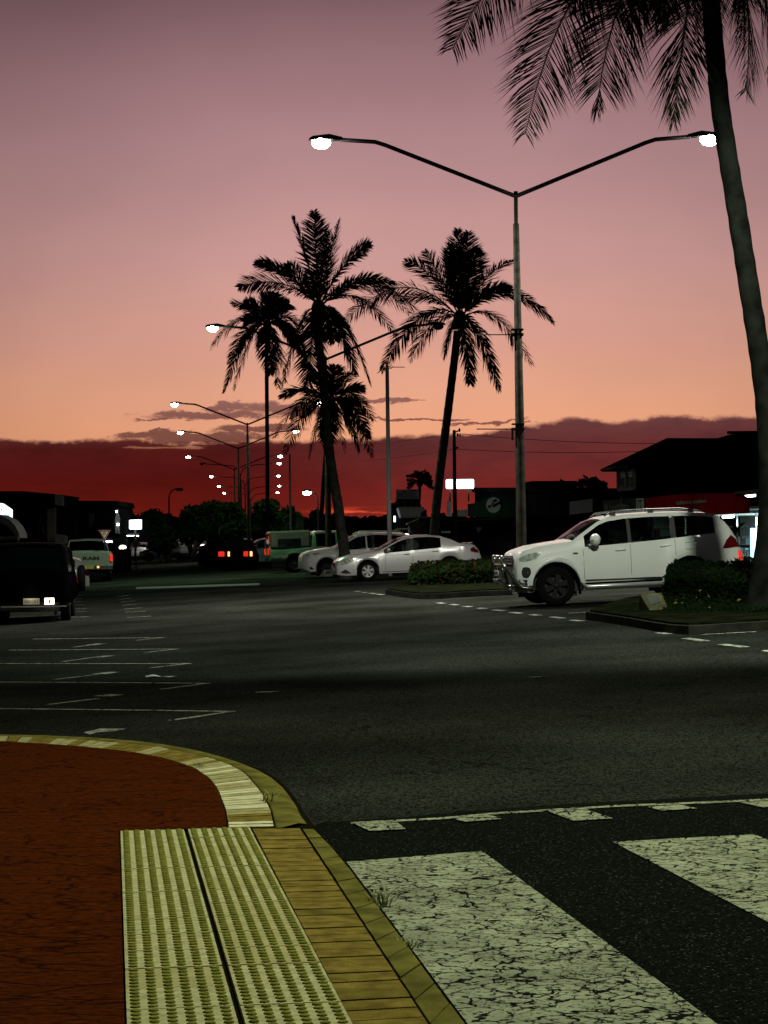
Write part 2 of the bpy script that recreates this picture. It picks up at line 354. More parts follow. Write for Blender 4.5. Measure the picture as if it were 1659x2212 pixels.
GROUND = mat('dark_ground', (0.03, 0.028, 0.02), 0.95, var=0.4, vscale=0.5)
DIRT = mat('island_soil', (0.007, 0.009, 0.004), 0.95, spec=0.02, var=0.6, vscale=4, bump=1.0, bscale=30)
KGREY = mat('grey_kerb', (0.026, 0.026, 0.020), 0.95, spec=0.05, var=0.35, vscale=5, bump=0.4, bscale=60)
POLE = mat('galvanised_pole', (0.028, 0.027, 0.021), 0.7, 0.0, spec=0.1, var=0.35, vscale=6)
POLED = mat('dark_painted_steel', (0.03, 0.03, 0.028), 0.6, 0.1, spec=0.2, var=0.2, vscale=4)
WPOLE = mat('white_pole_paint', (0.75, 0.74, 0.70), 0.4, var=0.08, vscale=3)
LAMP = mat('lamp_lens', (0.9, 0.9, 0.85), 0.3, emis=(1.0, 0.97, 0.9), estr=38)
LAMPG = mat('lamp_lens_greenish', (0.9, 0.9, 0.85), 0.3, emis=(0.75, 1.0, 0.78), estr=30)
BARK = mat('palm_bark', (0.045, 0.043, 0.036), 0.95, spec=0.05, var=0.35, vscale=5, bump=1.0, bscale=14)
n_, l_, b_ = nodes_of(BARK)
c_ = n_.new('ShaderNodeTexCoord'); wv = n_.new('ShaderNodeTexWave'); wv.bands_direction = 'Z'; wv.inputs['Scale'].default_value = 3.2; wv.inputs['Distortion'].default_value = 5.0; wv.inputs['Detail'].default_value = 3
l_.new(c_.outputs['Object'], wv.inputs['Vector']); bp_ = n_.new('ShaderNodeBump'); bp_.inputs['Strength'].default_value = 0.35; bp_.inputs['Distance'].default_value = 0.02
l_.new(wv.outputs['Fac'], bp_.inputs['Height']); l_.new(bp_.outputs[0], b_.inputs['Normal'])
BARK_SHADE = mat('shaded_palm_bark', (0.010, 0.0115, 0.009), 0.95, spec=0.03, var=0.5, vscale=3, bump=0.8, bscale=9)  # bark copy darkened to hold down the added lamp's light on the big palm
FROND = mat('palm_leaflets', (0.022, 0.040, 0.018), 0.7, spec=0.1, var=0.4, vscale=2.0)
RACH = mat('frond_stem', (0.08, 0.075, 0.035), 0.6)
LEAF = mat('dark_foliage', (0.006, 0.016, 0.004), 0.8, spec=0.05, var=0.5, vscale=1.4)
LEAFH = mat('hedge_foliage', (0.005, 0.011, 0.003), 0.8, spec=0.05, var=0.5, vscale=3)
LEAFR = mat('reddish_hedge_tips', (0.032, 0.013, 0.005), 0.8, spec=0.05, var=0.5, vscale=6)
LEAFY = mat('yellow_dry_leaf', (0.16, 0.13, 0.035), 0.8, spec=0.1)
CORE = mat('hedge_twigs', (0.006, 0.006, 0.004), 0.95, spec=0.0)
TWIG = mat('tree_bark', (0.03, 0.025, 0.018), 0.9, var=0.3, vscale=4)
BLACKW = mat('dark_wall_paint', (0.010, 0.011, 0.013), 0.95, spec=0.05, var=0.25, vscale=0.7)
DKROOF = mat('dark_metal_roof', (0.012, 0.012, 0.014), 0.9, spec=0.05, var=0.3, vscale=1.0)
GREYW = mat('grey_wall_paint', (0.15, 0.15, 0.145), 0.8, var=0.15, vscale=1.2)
WHITEW = mat('white_wall_paint', (0.62, 0.62, 0.6), 0.7, var=0.12, vscale=1.5)
GREENW = mat('green_fascia_paint', (0.006, 0.024, 0.015), 0.9, spec=0.05, var=0.2, vscale=1.0)
REDW = mat('red_fascia_paint', (0.36, 0.006, 0.012), 0.8, spec=0.1, var=0.15, vscale=1.0)
CREAM = mat('cream_sign', (0.60, 0.56, 0.40), 0.6, var=0.1, vscale=2)
GLASSD = mat('dark_window_glass', (0.004, 0.005, 0.006), 0.08, spec=0.2)
SIGNW = mat('lit_sign_face', (0.9, 0.9, 0.9), 0.5, emis=(0.93, 0.98, 1.0), estr=5.0)
SIGNB = mat('lit_blue_sign_face', (0.3, 0.6, 0.9), 0.5, emis=(0.35, 0.72, 1.0), estr=2.2)
SIGNC = mat('lit_cyan_sign_face', (0.6, 0.8, 0.9), 0.5, emis=(0.62, 0.88, 1.0), estr=2.8)
TUBE = mat('fluorescent_tube', (0.9, 0.9, 0.9), 0.5, emis=(0.9, 0.97, 1.0), estr=9)
SIGNR = mat('sign_red', (0.55, 0.02, 0.02), 0.45)
SIGNY = mat('sign_yellow', (0.55, 0.36, 0.06), 0.5, var=0.1)
SIGNWH = mat('sign_white', (0.75, 0.75, 0.73), 0.5)
SIGNBK = mat('sign_black', (0.012, 0.012, 0.012), 0.5)
SIGNGR = mat('sign_grey_back', (0.14, 0.14, 0.135), 0.5, 0.4, var=0.2)
def carpaint(name, col, metal=0.0, rough=0.30): return mat(name, col, rough, metal, coat=0.7)
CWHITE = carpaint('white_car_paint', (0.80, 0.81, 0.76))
CSILV = carpaint('silver_car_paint', (0.66, 0.66, 0.63), 0.35, 0.3)
CBLACK = mat('black_car_paint', (0.0012, 0.0012, 0.0015), 0.25, spec=0.02)
CDARK = carpaint('charcoal_car_paint', (0.02, 0.021, 0.023))
CDULL = carpaint('dimmed_white_car_paint', (0.20, 0.20, 0.18))  # white paint darkened so the pickup looks dimly lit
CBLUE = carpaint('pale_blue_car_paint', (0.28, 0.42, 0.45))
CGREEN = carpaint('green_lit_car_paint', (0.035, 0.07, 0.042))  # green lamplight put into the ute's paint colour
RUB = mat('tyre_rubber', (0.006, 0.006, 0.006), 0.9, spec=0.1, bump=0.3, bscale=40)
TRIM = mat('black_plastic_trim', (0.012, 0.012, 0.012), 0.6)
SEAM = mat('panel_gap', (0.05, 0.05, 0.047), 0.8)
ALLOY = mat('alloy_rim', (0.60, 0.60, 0.58), 0.3, 0.6)
STEELR = mat('dark_rim', (0.010, 0.010, 0.010), 0.5, 0.2, spec=0.2)
BARM = mat('bull_bar_steel', (0.20, 0.20, 0.18), 0.25, 0.9)
CHROME = mat('chrome', (0.75, 0.75, 0.72), 0.14, 1.0)
HLAMP = mat('headlamp_glass', (0.45, 0.50, 0.42), 0.12, 0.3, coat=1.0, var=0.5, vscale=14)
TLAMP = mat('tail_lamp_glass', (0.12, 0.004, 0.005), 0.12, coat=1.0)
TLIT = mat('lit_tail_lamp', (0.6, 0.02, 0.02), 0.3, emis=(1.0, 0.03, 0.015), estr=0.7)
OLIT = mat('lit_amber_lamp', (0.7, 0.3, 0.05), 0.3, emis=(1.0, 0.42, 0.12), estr=2.0)
HLIT = mat('lit_headlamp', (0.9, 0.9, 0.9), 0.3, emis=(0.95, 1.0, 0.98), estr=10)
SEATM = mat('seat_fabric', (0.02, 0.02, 0.02), 0.9)
TINT = bpy.data.materials.new('tinted_glass'); TINT.use_nodes = True
n_, l_ = TINT.node_tree.nodes, TINT.node_tree.links; n_.clear()
o_ = n_.new('ShaderNodeOutputMaterial'); ms = n_.new('ShaderNodeMixShader'); tr = n_.new('ShaderNodeBsdfTransparent'); gl = n_.new('ShaderNodeBsdfGlossy'); fr = n_.new('ShaderNodeFresnel')
tr.inputs[0].default_value = (0.40, 0.44, 0.42, 1); gl.inputs['Roughness'].default_value = 0.03; gl.inputs[0].default_value = (0.8, 0.8, 0.8, 1); fr.inputs[0].default_value = 1.45
l_.new(fr.outputs[0], ms.inputs[0]); l_.new(tr.outputs[0], ms.inputs[1]); l_.new(gl.outputs[0], ms.inputs[2]); l_.new(ms.outputs[0], o_.inputs[0])

def text(s, p0, xdir, ydir, w, h, m, parent, name='lettering', ext=0.01, top=False, **tg):
    cu = bpy.data.curves.new('t', 'FONT'); cu.body = s; cu.extrude = 0.5
    to = bpy.data.objects.new('t', cu); COL.objects.link(to)
    bpy.context.view_layer.update()
    me = bpy.data.meshes.new_from_object(to.evaluated_get(bpy.context.evaluated_depsgraph_get()))
    bpy.data.objects.remove(to)
    xs = [v.co.x for v in me.vertices]; ys = [v.co.y for v in me.vertices]
    x0, x1, y0, y1 = min(xs), max(xs), min(ys), max(ys)
    p0 = Vector(p0); xd = Vector(xdir).normalized(); yd = Vector(ydir).normalized(); nd = xd.cross(yd)
    for v in me.vertices:
        c = v.co.copy()
        v.co = p0 + xd * ((c.x - x0) / (x1 - x0) * w) + yd * ((c.y - y0) / (y1 - y0) * h) + nd * ((c.z + 0.5) * ext)
    me.materials.clear(); me.materials.append(m)
    for p in me.polygons: p.material_index = 0
    o = bpy.data.objects.new(name, me); COL.objects.link(o)
    if parent: o.parent = parent; o.matrix_parent_inverse = parent.matrix_basis.inverted()
    if tg: tag(o, **tg)
    return o
def keep(o, parent):                                   # parent a mesh whose vertices are in world space
    o.parent = parent; o.matrix_parent_inverse = parent.matrix_basis.inverted(); return o
def W(mb, name, mats, parent, **k): return keep(mb.build(name, mats, None, **k), parent)
# ------------------------------------------------------------------ street-lamp light (the place's lamps and one added)
def lamp_light(p, power, col=(1, 0.98, 0.88), size=0.2, parent=None):
    ld = bpy.data.lights.new('lamp_light', 'SPOT'); ld.energy = power; ld.color = col; ld.shadow_soft_size = size
    ld.spot_size = R(165); ld.spot_blend = 0.6
    o = bpy.data.objects.new('lamp_light', ld); COL.objects.link(o); o.location = p
    if parent: keep(o, parent)
    return o

# ------------------------------------------------------------------ ground, road, crossing, footpath
g = MB(); g.add([(-3000, -300, -1.2), (3000, -300, -1.2), (3000, 5000, -1.2), (-3000, 5000, -1.2)], [(0, 1, 2, 3)])
g.build('ground', GROUND, kind='structure')
hl_ = MB(); hp_ = []
for i in range(121):
    x = -260 + 520 * i / 120; hp_.append((x, 560, 1.4 + 41 / F * 560 + 0.9 * math.sin(x * .05) + 0.5 * math.sin(x * .21) + .25 * math.sin(x * .9)))
hl_.add([(x, y, -1) for x, y, z in hp_] + hp_ + [(x, y + 120, -1) for x, y, z in hp_], [(i, i + 1, 122 + i, 121 + i) for i in range(120)] + [(121 + i, 122 + i, 243 + i, 242 + i) for i in range(120)])
hl_.build('treeline_backing', GROUND, kind='structure')  # added dark strip, blocks the sky glow through gaps in the treeline
us = [-60, -30, -15, -8, -3.5] + [-3.5 + 13.4 * i / 10 for i in range(1, 11)] + [11.5, 13.2, 14.9, 20, 26, 40, 80]
vs_ = [-20, -5, 2, 6, 8, 10, 12] + [14 + i * 1.0 for i in range(23)] + [40, 60, 100, 160, 260, 500, 900]
rd = MB(); vv = [xy(u, v, Huv(u, v)) for v in vs_ for u in us]; nu = len(us)
rd.add(vv, [(j * nu + i, j * nu + i + 1, (j + 1) * nu + i + 1, (j + 1) * nu + i) for j in range(len(vs_) - 1) for i in range(nu - 1)], 0, True)
rd.build('road', ASPH, kind='structure')

def c3(L): return [(x / 2.52, 1316.5 + y * .3968) for x, y in L]
def c5(L): return [(658.3 + x * .603, 1645.6 + y * .603) for x, y in L]
outer = c3([(-160, 668), (0, 673), (240, 678), (480, 685), (680, 699), (830, 715), (980, 737), (1100, 760), (1230, 794), (1350, 830), (1430, 862), (1500, 900), (1560, 950), (1600, 1000), (1635, 1048)]) + \
        c5([(0, 175), (25, 205), (50, 240), (100, 300), (150, 360), (225, 460), (300, 560), (430, 735), (580, 939), (820, 1260)])
joint = c3([(-160, 684), (0, 688), (240, 696), (440, 708), (600, 720), (740, 732), (860, 746), (1000, 773), (1130, 802), (1250, 842), (1300, 868), (1340, 892), (1400, 960), (1425, 990), (1450, 1030), (1480, 1090), (1500, 1180)])
inner = c3([(-160, 713), (0, 716), (240, 730), (440, 745), (600, 761), (730, 778), (850, 799), (950, 826), (1060, 866), (1130, 913), (1150, 935), (1170, 962), (1190, 1000), (1200, 1032), (1212, 1060), (1222, 1095), (1237, 1185)])
OU = [onz(*p) for p in outer]; JO = [onz(*p) for p in joint]; IN = [onz(*p) for p in inner]
def resample(P, n):
    L = [0]
    for a, b in zip(P, P[1:]): L.append(L[-1] + (b - a).length)
    out = []
    for k in range(n):
        t = L[-1] * k / (n - 1); i = 0
        while i < len(P) - 2 and L[i + 1] < t: i += 1
        f = (t - L[i]) / max(1e-9, L[i + 1] - L[i]); out.append(P[i].lerp(P[i + 1], min(1, f)))
    return out
OUs = resample(OU, 160)
def nearest(P, q):
    return min(P, key=lambda a: (a - q).length_squared)
# footpath slab (red stamped concrete) below everything else on the corner
corner_in = [p for p in IN]
p_tl = onz(257, 1795); p_bl = onz(262, 2330)
fp = MB()
poly = [xy(-14, uv(IN[0])[1] + 0.1), *[Vector((p.x, p.y, 0)) for p in IN], p_tl, onz(273, 2330), Vector((-1.2, 1.0, 0)), Vector((-14, 1.0, 0))]
z0 = -0.0
fp.add([(p.x, p.y, 0.0) for p in poly], [tuple(range(len(poly)))[::-1]])
fpo = fp.build('footpath', RED, kind='structure')
bm = bmesh.new(); bm.from_mesh(fpo.data); bmesh.ops.triangulate(bm, faces=bm.faces); 
for f in bm.faces:
    if f.normal.z < 0: f.normal_flip()
bm.to_mesh(fpo.data); bm.free()
# dark bedding under pavers and tiles
bd = MB(); JL = resample(OU, 60)
bedpoly = [Vector((p.x, p.y, -0.016)) for p in OU] + [Vector((-1.2, 1.0, -0.016)), Vector((-14, 1.0, -0.016)), xy(-14, uv(OU[0])[1] - .05, -0.016)]
bd.add(bedpoly, [tuple(range(len(bedpoly)))])
bdo = bd.build('paving_bed', JOINT, kind='structure')
bm = bmesh.new(); bm.from_mesh(bdo.data); bmesh.ops.triangulate(bm, faces=bm.faces)
for f in bm.faces:
    if f.normal.z < 0: f.normal_flip()
bm.to_mesh(bdo.data); bm.free()
# kerb: rounded concrete band from the joint to the road
def kerb_strip(outp, inp, n, m, name, drop_to=None, gap=0.0):
    A_, B_ = resample(outp, n), resample(inp, n)
    k = MB(); rows = []
    for a, b in zip(A_, B_):
        d = (a - b); L = d.length; d = d / L
        pr = [b + Vector((0, 0, -0.05)), b + Vector((0, 0, -0.006)), b + d * 0.02 + Vector((0, 0, 0.002)), b + d * (L * 0.6) + Vector((0, 0, 0.0)), b + d * (L * 0.88) + Vector((0, 0, -0.018)), a + Vector((0, 0, -0.05)), a + d * 0.03 + Vector((0, 0, -0.6))]
        rows.append(pr)
    vs = [p for r in rows for p in r]; m_ = 7
    k.add(vs, [(i * m_ + j, i * m_ + j + 1, (i + 1) * m_ + j + 1, (i + 1) * m_ + j) for i in range(n - 1) for j in range(m_ - 1)], 0, True)
    return k.build(name, m, kind='structure')
kerb_strip(OU[:17], [p for p in JO] + [onz(597, 1792)], 90, KERB, 'kerb')
# header pavers along the bend
def pavers(A_, B_, n, mats, rnd, joint=0.012, zt=0.0, tint=None):
    k = MB()
    for i in range(n):
        a0, a1, b0, b1 = A_[i], A_[i + 1], B_[i], B_[i + 1]
        da, db = (a1 - a0), (b1 - b0)
        ja = min(0.3, joint / max(da.length, 1e-4)) / 2; jb = min(0.3, joint / max(db.length, 1e-4)) / 2
        cr = (b0 - a0).normalized() * joint * 0.6
        q = [a0 + da * ja + cr, a1 - da * ja + cr, b1 - db * jb - cr, b0 + db * jb - cr]
        hz = zt + rnd.uniform(-0.0015, 0.0015)
        mi = tint(i, n) if tint else rnd.choice((0, 0, 1))
        c = sum(q, Vector()) / 4
        k.hexa([(p.x, p.y, -0.02) for p in q] + [(c.x + (p.x - c.x) * 0.985, c.y + (p.y - c.y) * 0.985, hz) for p in q], mi)
    return k
rn = random.Random(3)
nP = 58
Ja, Ia = resample(JO, nP + 1), resample(IN, nP + 1)
def tint1(i, n):
    t = i / n
    if t > 0.985: return 1
    if t > 0.955: return 2
    if t > 0.90: return 1
    if 0.72 < t < 0.90: return rn.choice((2, 2, 0))
    if t > 0.5: return rn.choice((0, 0, 2))
    return rn.choice((0, 1))
pv = pavers(Ja, Ia, nP, None, rn, tint=tint1)
pv.build('paver_edging', [PAV1, PAV2, PAV3], kind='structure')
# straight paver band beside the crossing and its concrete kerb
L0, L1 = onz(542, 1790), onz(790, 2277)            # left edge line
R0, R1 = onz(650.7, 1789), onz(966, 2265)          # right edge line
A2 = [R0.lerp(R1, i / 34) for i in range(35)]; B2 = [L0.lerp(L1, i / 34) for i in range(35)]
pavers(A2, B2, 34, None, rn, joint=0.010, tint=lambda i, n: rn.choice((1, 1, 1, 3))).build('paver_band', [PAV1, PAV2, PAV3, mat('brown_paver', (0.13, 0.10, 0.024), 0.95, spec=0.03, var=0.3, vscale=10, bump=0.6, bscale=100)], kind='structure')
Ok = [OU[17]] + OU[18:]
A3 = resample([onz(680, 1789)] + OU[18:-1], 15); B3 = resample([onz(650.7, 1789), R1], 15)
pavers(A3, B3, 14, None, rn, joint=0.012, zt=-0.004, tint=lambda i, n: 0).build('kerb_blocks', [KERB], kind='structure')
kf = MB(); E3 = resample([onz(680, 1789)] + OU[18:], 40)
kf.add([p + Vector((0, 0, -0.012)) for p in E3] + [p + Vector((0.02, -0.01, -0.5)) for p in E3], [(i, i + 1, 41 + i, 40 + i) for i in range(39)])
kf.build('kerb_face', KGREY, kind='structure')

# tactile tiles: two columns of 6 x 6 dome tiles
tm = MB(); dm = MB()
def tactile(TL, TR, BL, BR, n, seed):
    r = random.Random(seed)
    for i in range(n):
        f0, f1 = i / n, (i + 1) / n
        a0, a1 = TL.lerp(BL, f0), TL.lerp(BL, f1); b0, b1 = TR.lerp(BR, f0), TR.lerp(BR, f1)
        g_ = 0.0042
        dv = (a1 - a0).normalized() * g_; du = (b0 - a0).normalized() * g_
        q = [a0 + dv + du, b0 + dv - du, b1 - dv - du, a1 - dv + du]
        hz = 0.002 + r.uniform(-0.001, 0.001)
        tm.hexa([(p.x, p.y, -0.02) for p in q][::-1] + [(p.x, p.y, hz) for p in q][::-1], r.choice((0, 0, 1)))
        for jj in range(6):
            for ii in range(6):
                fu, fv = (ii + 0.5) / 6, (jj + 0.5) / 6
                p = q[0].lerp(q[1], fu).lerp(q[3].lerp(q[2], fu), fv); vs = []
                ks = 10
                for rad, zz in ((0.0165, 0.0), (0.0145, 0.0042), (0.011, 0.0058)):
                    for k in range(ks):
                        an = 2 * math.pi * k / ks; vs.append((p.x + rad * math.cos(an), p.y + rad * math.sin(an), hz + zz))
                fs = [(l * ks + k, l * ks + (k + 1) % ks, (l + 1) * ks + (k + 1) % ks, (l + 1) * ks + k) for l in range(2) for k in range(ks)] + [tuple(2 * ks + k for k in range(ks))]
                dm.add(vs, fs, 0, False)
TLa, TRa = onz(258.5, 1795), onz(399, 1791.5); TLb, TRb = onz(404, 1791.5), onz(541, 1788)
BLa, BRa = onz(273.5, 2290), onz(537, 2278); BLb, BRb = onz(546.5, 2278), onz(794, 2268)
nt_ = round((TLa - BLa).length / (TLa - TRa).length)
tactile(TLa, TRa, BLa, BRa, nt_, 1); tactile(TLb, TRb, BLb, BRb, nt_, 2)
tp = tm.build('tactile_paving', [TACT, mat('tactile_ceramic_warm', (0.33, 0.31, 0.145), 0.85, spec=0.06, var=0.12, vscale=9)], kind='structure')
dm.build('tactile_domes', TACTD, tp)

# raised crossing: plane T, with a short ramp beyond the toothed line
def Tuv(u, v): return -0.05 + 0.012 * u
def Th(p): return Tuv(*uv(p))
tl = c5([(0, 176), (-15, 222), (165, 219), (480, 203), (700, 183), (870, 173), (1110, 158), (1420, 146), (1659, 135), (2100, 116), (2600, 96)])
TOP = [surf(x, y, Th) for x, y in tl[1:]]
TOP[0] = onz(684, 1795); TOP[0].z = Th(TOP[0])
rc = MB(); nb = len(TOP)
kn = [nearest(OUs, t) for t in TOP]
FR = [t + UV_V * 1.3 for t in TOP]
for p in FR: p.z = H(p) - 0.01
bot = [Vector((p.x + (0), 0, 0)) for p in TOP]
edge = resample([onz(684, 1795)] + OU[18:], 14)
near = [xy(uv(edge[-1])[0] + (uv(TOP[-1])[0] - uv(edge[-1])[0]) * i / 9, uv(edge[-1])[1]) for i in range(10)]
pl = TOP + list(reversed(near)) + list(reversed(edge[1:-1]))
pl = [Vector((p.x, p.y, Th(p))) for p in pl]
rc.add(pl, [tuple(reversed(range(len(pl))))], 0); b0 = len(rc.v)
rc.add([Vector((p.x, p.y, Th(p))) for p in TOP] + FR, [(i, i + 1, nb + i + 1, nb + i) for i in range(nb - 1)], 0)
rco = rc.build('raised_crossing', DARKASPH, kind='structure')
bm = bmesh.new(); bm.from_mesh(rco.data); bmesh.ops.triangulate(bm, faces=bm.faces)
for f in bm.faces:
    if f.normal.z < 0: f.normal_flip()
bm.to_mesh(rco.data); bm.free()

# markings -------------------------------------------------------------
def flat_poly(mb, pts, fn, lift, sub=1):
    P = [surf(x, y, fn) for x, y in pts]
    mb.add([(p.x, p.y, fn(p) + lift) for p in P], [tuple(range(len(P)))])
zb = MB()
S1 = [surf(*p, Th) for p in c5([(150, 362), (635, 323), (1610, 1042), (745, 1160)])]
zb.add([(p.x, p.y, Th(p) + 0.005) for p in S1], [(0, 1, 2, 3)])
w1 = (S1[1] - S1[0]); a_ = surf(*c5([(1103, 290)])[0], Th); b_2 = surf(*c5([(1610, 263)])[0], Th)
dl = surf(*c5([(1659, 578)])[0], Th) - a_; dl = dl.normalized()
S2 = [a_, b_2, b_2 + dl * 4.5, a_ + dl * 4.5]
zb.add([(p.x, p.y, Th(p) + 0.005) for p in S2], [(0, 1, 2, 3)])
zbo = zb.build('crossing_stripes', PAINT, kind='structure')
tooth = MB()
top_l = c5([(165, 219), (480, 203), (700, 183), (870, 173), (1110, 158), (1420, 146), (1659, 135), (2100, 116)])
for i in range(len(top_l) - 1):
    (xa, ya), (xb, yb) = top_l[i], top_l[i + 1]
    flat_poly(tooth, [(xa, ya), (xb, yb), (xb, yb + 4.0), (xa, ya + 4.2)], Th, 0.005)
for T in ([(170, 223), (322, 214), (362, 246), (232, 253)], [(530, 207), (665, 195), (707, 210), (572, 220)], [(868, 180), (1010, 176), (1105, 208), (962, 216)],
          [(1225, 166), (1348, 159), (1407, 172), (1282, 180)], [(1560, 150), (1655, 146), (1740, 162), (1640, 168)], [(1900, 138), (2010, 133), (2080, 146), (1970, 152)]):
    flat_poly(tooth, c5(T), Th, 0.008)
tooth.build('ramp_marking', PAINT, kind='structure')

bay = MB()
def stroke(pts, wm, lift=0.006, fn=None, mb=None):    # a painted line of real width wm along projected points
    fn = fn or H; mb = mb or bay
    P = [surf(x, y, fn) for x, y in pts]; out = []
    for (a, b) in zip(P, P[1:]):
        n = max(1, int((b - a).length / 0.8)); d = (b - a); d.z = 0
        nn = Vector((-d.y, d.x, 0)).normalized() * wm / 2
        for i in range(n):
            q0, q1 = a + (b - a) * (i / n), a + (b - a) * ((i + 1) / n)
            vs = [q0 - nn, q1 - nn, q1 + nn, q0 + nn]
            mb.add([(p.x, p.y, fn(p) + lift) for p in vs], [(0, 1, 2, 3)])
for tip, left, barb in (((502, 1538), (-120, 1531), (369, 1558)), ((451, 1477), (-120, 1474), (349, 1490)), ((410, 1434), (-120, 1433.5), (327, 1443.5)),
                        ((386, 1402.5), (20, 1405), (313, 1410.5)), ((356, 1377.8), (70, 1381), (296, 1384))):
    stroke([left, tip], 0.09); stroke([tip, barb], 0.09, 0.008)
for i, (tip, dx) in enumerate((((326, 1331), 52), ((316, 1320), 46), ((307, 1313), 40), ((300, 1305), 36), ((292, 1298), 32), ((286, 1292), 28), ((280, 1286), 26))):
    stroke([(tip[0] - dx, tip[1] + 3.2), tip], 0.10); stroke([(tip[0] - dx - 150, tip[1] + 3), (tip[0] - dx - 80, tip[1] + 1.6)], 0.07)
for pts in ([(103, 1523), (210, 1510)], [(119, 1468.5), (212, 1457.5)], [(136, 1430), (205, 1420)], [(158, 1398.6), (196, 1394)]): stroke(pts, 0.10)
for pts in ([(200, 1505), (240, 1500.5), (270, 1501.5), (238, 1505.5)], [(198, 1456.5), (235, 1452.5), (262, 1452.5), (228, 1457)], [(196, 1421), (225, 1417.2), (250, 1417), (220, 1420.5)],
            [(183, 1394.6), (206, 1391.2), (232, 1390.4), (206, 1394)], [(180, 1583.5), (216, 1575.5), (272, 1576), (246, 1581), (214, 1583), (194, 1588)]):
    flat_poly(bay, pts, H, 0.007)
dash = [((60, 668), (130, 673)), ((165, 682), (225, 688)), ((285, 695), (330, 700)), ((400, 708), (470, 716)), ((520, 727), (580, 733)), ((1020, 800), (1090, 808)), ((1180, 832), (1300, 850)), ((1390, 868), (1530, 885)), ((1640, 903), (1760, 922))]
for a, b in dash: stroke([(1042 + a[0] * .3717, 1069.7 + a[1] * .3717), (1042 + b[0] * .3717, 1069.7 + b[1] * .3717)], 0.14)
for a, b in (((235, 897), (275, 900)), ((310, 908), (340, 910)), ((375, 915), (420, 919)), ((445, 925), (495, 930)), ((1005, 1005), (1060, 1012)), ((1130, 1020), (1190, 1027)), ((1250, 1037), (1310, 1043)), ((1380, 1055), (1450, 1062))):
    stroke([(713 + a[0] * .2315, 1069.7 + a[1] * .2315), (713 + b[0] * .2315, 1069.7 + b[1] * .2315)], 0.14)
stroke([(1515, 1371.5), (1633, 1365)], 0.12); stroke([(1228, 1325), (1284, 1322)], 0.12); stroke([(1010, 1290), (1130, 1281)], 0.10)
stroke([(553, 1496.5), (602, 1494.5)], 0.10); stroke([(1142, 1463.5), (1168, 1462.5)], 0.06)
bay.build('road_markings', LINE, kind='structure')
sb = MB(); LIGHTA = mat('pale_worn_asphalt', (0.018, 0.0185, 0.016), 0.8, var=0.4, vscale=3)
for i in range(14):
    x0, x1 = 384 + i * 19, 384 + (i + 1) * 19; f0, f1 = i / 14, (i + 1) / 14
    flat_poly(sb, [(x0 - 90, 1268.5 - 8.5 * f0), (x1 - 90, 1268.5 - 8.5 * f1), (x1 - 90, 1273 - 9 * f1), (x0 - 90, 1273 - 9 * f0)], H, 0.006)
sb.build('road_patch', LIGHTA, kind='structure')

# planted islands of the median
def island(front, back, name, h=0.13):
    Fp = [surf(*p) for p in front]; Bp = [surf(*p) for p in back]
    k = MB(); P = Fp + Bp[::-1]; n = len(P); cen = sum(P, Vector()) / n
    top = [Vector((p.x, p.y, H(p) + h)) for p in P]; inn = [p.lerp(Vector((cen.x, cen.y, p.z)), 0.04) for p in top]
    k.add([Vector((p.x, p.y, H(p) - 0.1)) for p in P] + top, [(i, (i + 1) % n, n + (i + 1) % n, n + i) for i in range(n)], 0)
    k.add(top + inn, [(i, (i + 1) % n, n + (i + 1) % n, n + i) for i in range(n)], 0)
    k.add([p + Vector((0, 0, 0.03)) for p in inn] + inn, [tuple(range(n))] + [(n + i, n + (i + 1) % n, (i + 1) % n, i) for i in range(n)], 1)
    o = k.build(name, [KGREY, DIRT], kind='structure')
    bm = bmesh.new(); bm.from_mesh(o.data); bmesh.ops.triangulate(bm, faces=[f for f in bm.faces if len(f.verts) > 4])
    bmesh.ops.recalc_face_normals(bm, faces=bm.faces); bm.to_mesh(o.data); bm.free()
def k6(L): return [(1042 + x * .3717, 1069.7 + y * .3717) for x, y in L]
def k4(L): return [(713 + x * .2315, 1069.7 + y * .2315) for x, y in L]
island(k6([(600, 722), (700, 738), (850, 762), (1000, 790), (1100, 806), (1200, 812), (1300, 808), (1500, 795), (1760, 780), (2200, 762)]),
       k6([(640, 700), (740, 668), (820, 640), (900, 630), (1060, 600), (1200, 575), (1400, 560), (1500, 555), (1760, 550), (2200, 548)]), 'island_near')
island(k4([(515, 922), (600, 940), (700, 956), (850, 972), (1000, 970), (1150, 960), (1400, 945), (1700, 935)]),
       k4([(540, 905), (600, 890), (700, 876), (850, 862), (1000, 858), (1150, 855), (1400, 850), (1700, 848)]), 'island_middle')
island([(660, 1238), (700, 1246), (740, 1249), (790, 1248), (840, 1246)], [(665, 1236), (700, 1230), (740, 1228), (790, 1228), (840, 1228)], 'island_far', 0.1)
island([(475, 1222), (520, 1228), (560, 1231), (600, 1233), (640, 1234)], [(475, 1220.5), (520, 1219), (560, 1218), (600, 1218), (640, 1218)], 'island_distant', 0.1)
island([(238, 1236), (262, 1238.5), (285, 1236), (282, 1232)], [(238, 1226), (262, 1226), (280, 1227), (284, 1230)], 'island_left', 0.1)

